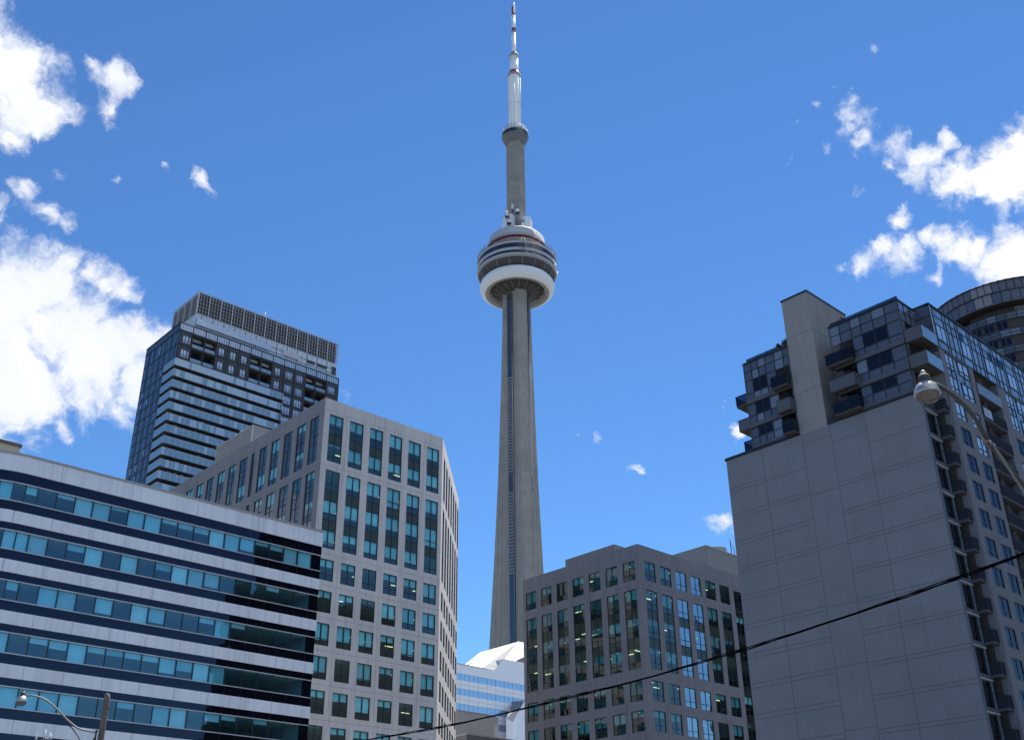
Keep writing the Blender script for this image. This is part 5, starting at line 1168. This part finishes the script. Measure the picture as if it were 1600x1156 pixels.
    m = MB(); m.lathe([(.8, 544.4), (.75, 551.4), (.3, 552.2), (.2, 555), (0, 555)], 10, 'antenna_white', cx=.5, cy=-.3); m.build('mast_tip', t)
tower()

# ------------------------------------------------------------------ street lamps, poles, cable
def lamp_head(parent, c, k=1.0, dark=False):
    """cobra-less acorn head: reflector cap, socket on top and a glass bowl; k scales it"""
    x, y, z = c; m = MB()
    m.lathe([(0, z + .20 * k), (.10 * k, z + .195 * k), (.155 * k, z + .15 * k), (.195 * k, z + .08 * k), (.215 * k, z + .0), (.215 * k, z - .015 * k), (.19 * k, z - .02 * k), (.13 * k, z + .1 * k), (0, z + .14 * k)], 28, 'galv', cx=x, cy=y); h = m.build('reflector_cap', parent)
    m = MB(); m.lathe([(.195 * k, z - .015 * k), (.19 * k, z - .06 * k), (.15 * k, z - .125 * k), (.09 * k, z - .165 * k), (0, z - .18 * k)], 28, 'lens', cx=x, cy=y); m.build('glass_bowl', parent)
    m = MB(); m.lathe([(.10 * k, z + .16 * k), (.10 * k, z + .28 * k), (.08 * k, z + .34 * k), (.045 * k, z + .36 * k), (0, z + .36 * k)], 16, 'cap_dark' if dark else 'arm_grey', cx=x, cy=y); m.lathe([(.045 * k, z + .35 * k), (.045 * k, z + .41 * k), (.03 * k, z + .42 * k), (0, z + .42 * k)], 12, 'galv' if not dark else 'cap_dark', cx=x, cy=y); m.build('photocell', parent)
def bez(pts, n=24):
    out = []
    P = [Vector(q) for q in pts]
    for i in range(n + 1):
        q = list(P); t_ = i / n
        while len(q) > 1: q = [q[j].lerp(q[j + 1], t_) for j in range(len(q) - 1)]
        out.append(q[0])
    return out

lr = thing('street_lamp', 'large close street lamp at the right, its glass bowl in front of the blank-walled flats', 'street lamp', (9.3, 16.35, 0), group='street lamps')
lr_o = Vector((9.3, 16.35, 0)); loc = lambda q, o: tuple(Vector(q) - o)
lamp_head(lr, loc((6.523, 15.373, 9.27), lr_o), .95)
arm = [(6.60, 15.335, 9.42), (6.70, 15.30, 9.36), (6.88, 15.272, 9.177), (7.133, 15.321, 8.866), (7.342, 15.443, 8.463), (7.579, 15.551, 8.132), (7.826, 15.653, 7.822), (8.3, 15.9, 7.36), (8.85, 16.15, 7.02), (9.3, 16.35, 6.9)]
def smooth(pts, n=4):
    P = [Vector(q) for q in pts]; out = []
    for i in range(len(P) - 1):
        p0, p1, p2, p3 = P[max(0, i - 1)], P[i], P[i + 1], P[min(len(P) - 1, i + 2)]
        for j in range(n):
            t_ = j / n; out.append(.5 * ((2 * p1) + (p2 - p0) * t_ + (2 * p0 - 5 * p1 + 4 * p2 - p3) * t_ ** 2 + (3 * p1 - p0 - 3 * p2 + p3) * t_ ** 3))
    return out + [P[-1]]
m = MB(); m.tube([loc(q, lr_o) for q in smooth(arm)], .036, 'arm_grey', 12); m.tube([loc((6.53, 15.373, 9.44), lr_o), loc((6.62, 15.33, 9.42), lr_o)], .05, 'arm_grey', 10); m.build('arm', lr)
m = MB(); br = [(7.361, 15.379, 8.392), (7.549, 15.455, 8.039), (7.762, 15.573, 7.687), (8.15, 15.78, 7.2), (8.6, 16.0, 6.7), (9.25, 16.33, 6.1)]
m.tube([loc(q, lr_o) for q in smooth(br)], .018, 'arm_light', 8); m.build('brace', lr)
m = MB(); c = loc((7.33, 15.41, 8.42), lr_o); m.ball(c, .05, 'arm_light', 10, 6); m.tube([(c[0] - .1, c[1] - .02, c[2] + .05), (c[0] + .08, c[1], c[2] - .04)], .028, 'arm_light', 8); m.tube([(c[0] - .09, c[1] - .02, c[2] + .07), (c[0] - .09, c[1] - .02, c[2] - .05)], .02, 'arm_light', 8); m.tube([(c[0] - .02, c[1] - .03, c[2] + .02), (c[0] - .02, c[1] - .03, c[2] - .11)], .02, 'cap_dark', 8); m.build('clamp', lr)
m = MB(); m.tube([(0, 0, 0), (0, 0, 4), (0, 0, 7.6)], [.14, .12, .10], 'arm_grey', 14); m.build('pole', lr)

up_ = thing('utility_pole', 'weathered wooden utility pole in front of the banded office, lower left corner', 'utility pole', (-14.77, 40.38, 0))
m = MB(); m.tube([(.02, -.01, 0), (.0, 0, 5), (-.015, 0, 9.6), (-.02, 0, 9.78), (-.02, 0, 9.83)], [.15, .125, .108, .10, .05], 'wood', 18); m.build('shaft', up_)
m = MB(); m.tube([(.1, -.13, 9.28), (.24, -.17, 9.27)], .02, 'black_metal', 6); m.tube([(-.17, -.1, 8.52), (-.17, -.1, 8.0)], .03, 'black_metal', 6); m.ball((-.16, -.12, 8.5), .05, 'black_metal', 8, 5); m.tube([(-.16, -.14, 8.3), (-.28, -.16, 8.1), (-.4, -.16, 8.05)], .025, 'black_metal', 6); m.tube([(0, -.17, 8.35), (.0, -.19, 8.35)], .03, 'black_metal', 6)
m.build('bracket', up_)
ll_o = Vector((-14.77, 40.38, 0))
ll = thing('street_lamp', 'small distant street lamp on a curved arm fixed to the wooden pole, lower left', 'street lamp', (-14.93, 40.30, 8.47), group='street lamps')
ll_o = Vector((-14.93, 40.30, 8.47))
lamp_head(ll, loc((-17.402, 39.321, 9.38), ll_o), .95, True)
arm = [(-17.36, 39.34, 9.565), (-17.25, 39.39, 9.59), (-17.08, 39.462, 9.597), (-16.714, 39.619, 9.502), (-16.269, 39.803, 9.178), (-15.92, 39.944, 8.848), (-15.541, 40.093, 8.584), (-15.2, 40.22, 8.50), (-14.93, 40.3, 8.47)]
m = MB(); m.tube([loc(q, ll_o) for q in smooth(arm)], .032, 'arm_light', 10); m.build('arm', ll)
m = MB(); m.tube([loc(q, ll_o) for q in [(-15.99, 39.916, 8.80), (-15.679, 40.039, 8.53), (-15.316, 40.18, 8.05), (-14.95, 40.3, 7.5)]], .02, 'black_metal', 6); m.build('brace', ll)

# pole top with insulators just rising into the picture
ip_ = thing('insulator_pole', 'pole top with small white insulators, at the bottom edge left of the wooden pole', 'utility pole', (-17.66, 42.474, 0))
m = MB(); m.tube([(0, 0, 0), (0, 0, 8.62)], [.14, .1], 'wood', 10); m.build('shaft', ip_)
m = MB(); m.box(-.35, .3, -.05, .05, 8.52, 8.6, 'slab_grey'); m.box(.06, .2, -.1, .02, 8.6, 8.86, 'pale_panel'); m.build('crossarm', ip_)
for x, h in ((-.3, 8.75), (0.0, 8.95), (.24, 8.8)):
    m = MB(); m.lathe([(.02, 8.6), (.045, 8.63), (.025, 8.66), (.045, 8.69), (.025, 8.72), (.03, h - .02), (0, h)], 10, 'porcelain', cx=x, cy=-.02); m.build('insulator', ip_)

cb = MB(); cps = [(-14.62, 40.25, 6.0), (-9.5, 30.6, 5.42), (-4.067, 23.653, 5.286), (-2.722, 22.335, 5.285), (-1.259, 20.962, 5.27), (0.267, 19.298, 5.285), (1.953, 17.391, 5.325), (2.94, 16.033, 5.35), (3.519, 15.198, 5.366), (4.261, 13.964, 5.377), (5.234, 12.118, 5.386), (5.531, 11.432, 5.38), (6.25, 9.9, 5.44), (8.5, 5.0, 5.7), (11.5, -2, 6.3)]
path = smooth(cps, 16)
for ph in (0, 2.1, 4.2):
    pts = []; acc = 0
    for i, q in enumerate(path):
        if i: acc += (q - path[i - 1]).length
        a = acc * 2.2 + ph; rr = .012 + .005 * math.sin(acc * 1.7); pts.append(q + Vector((math.cos(a) * rr * .6, math.cos(a) * rr * .5, math.sin(a) * rr)))
    cb.tube(pts, .0072 if ph else .0095, 'cable_black', 6)
tag(cb.build('overhead_cable'), 'black twisted overhead cable sagging across the lower right of the picture', 'cable')

# ------------------------------------------------------------------ dark tower across the street (mirrored in the ribbon windows)
def mirrored_tower():
    t = thing('neighbouring_tower', 'dark slab tower across the street, seen only mirrored in the ribbon windows', 'apartment tower', (66, 64, 0))
    m = MB(); m.box(0, 24, 1.5, 20, 0, 84, 'black_metal'); m.box(0, 24, -2.5, 1.5, 0, 58, 'black_metal'); m.box(0, 24, -4.5, -2.5, 0, 47, 'black_metal'); m.build('wall', t); m = MB()
    for k in range(24):
        z = 4 + k * 3.15
        for i in range(8): m.box(-.06, 0, 2.1 + i * 2.15, 3.7 + i * 2.15, z, z + 1.7, 'condo_panel')
    m.build('window_grid', t)
mirrored_tower()
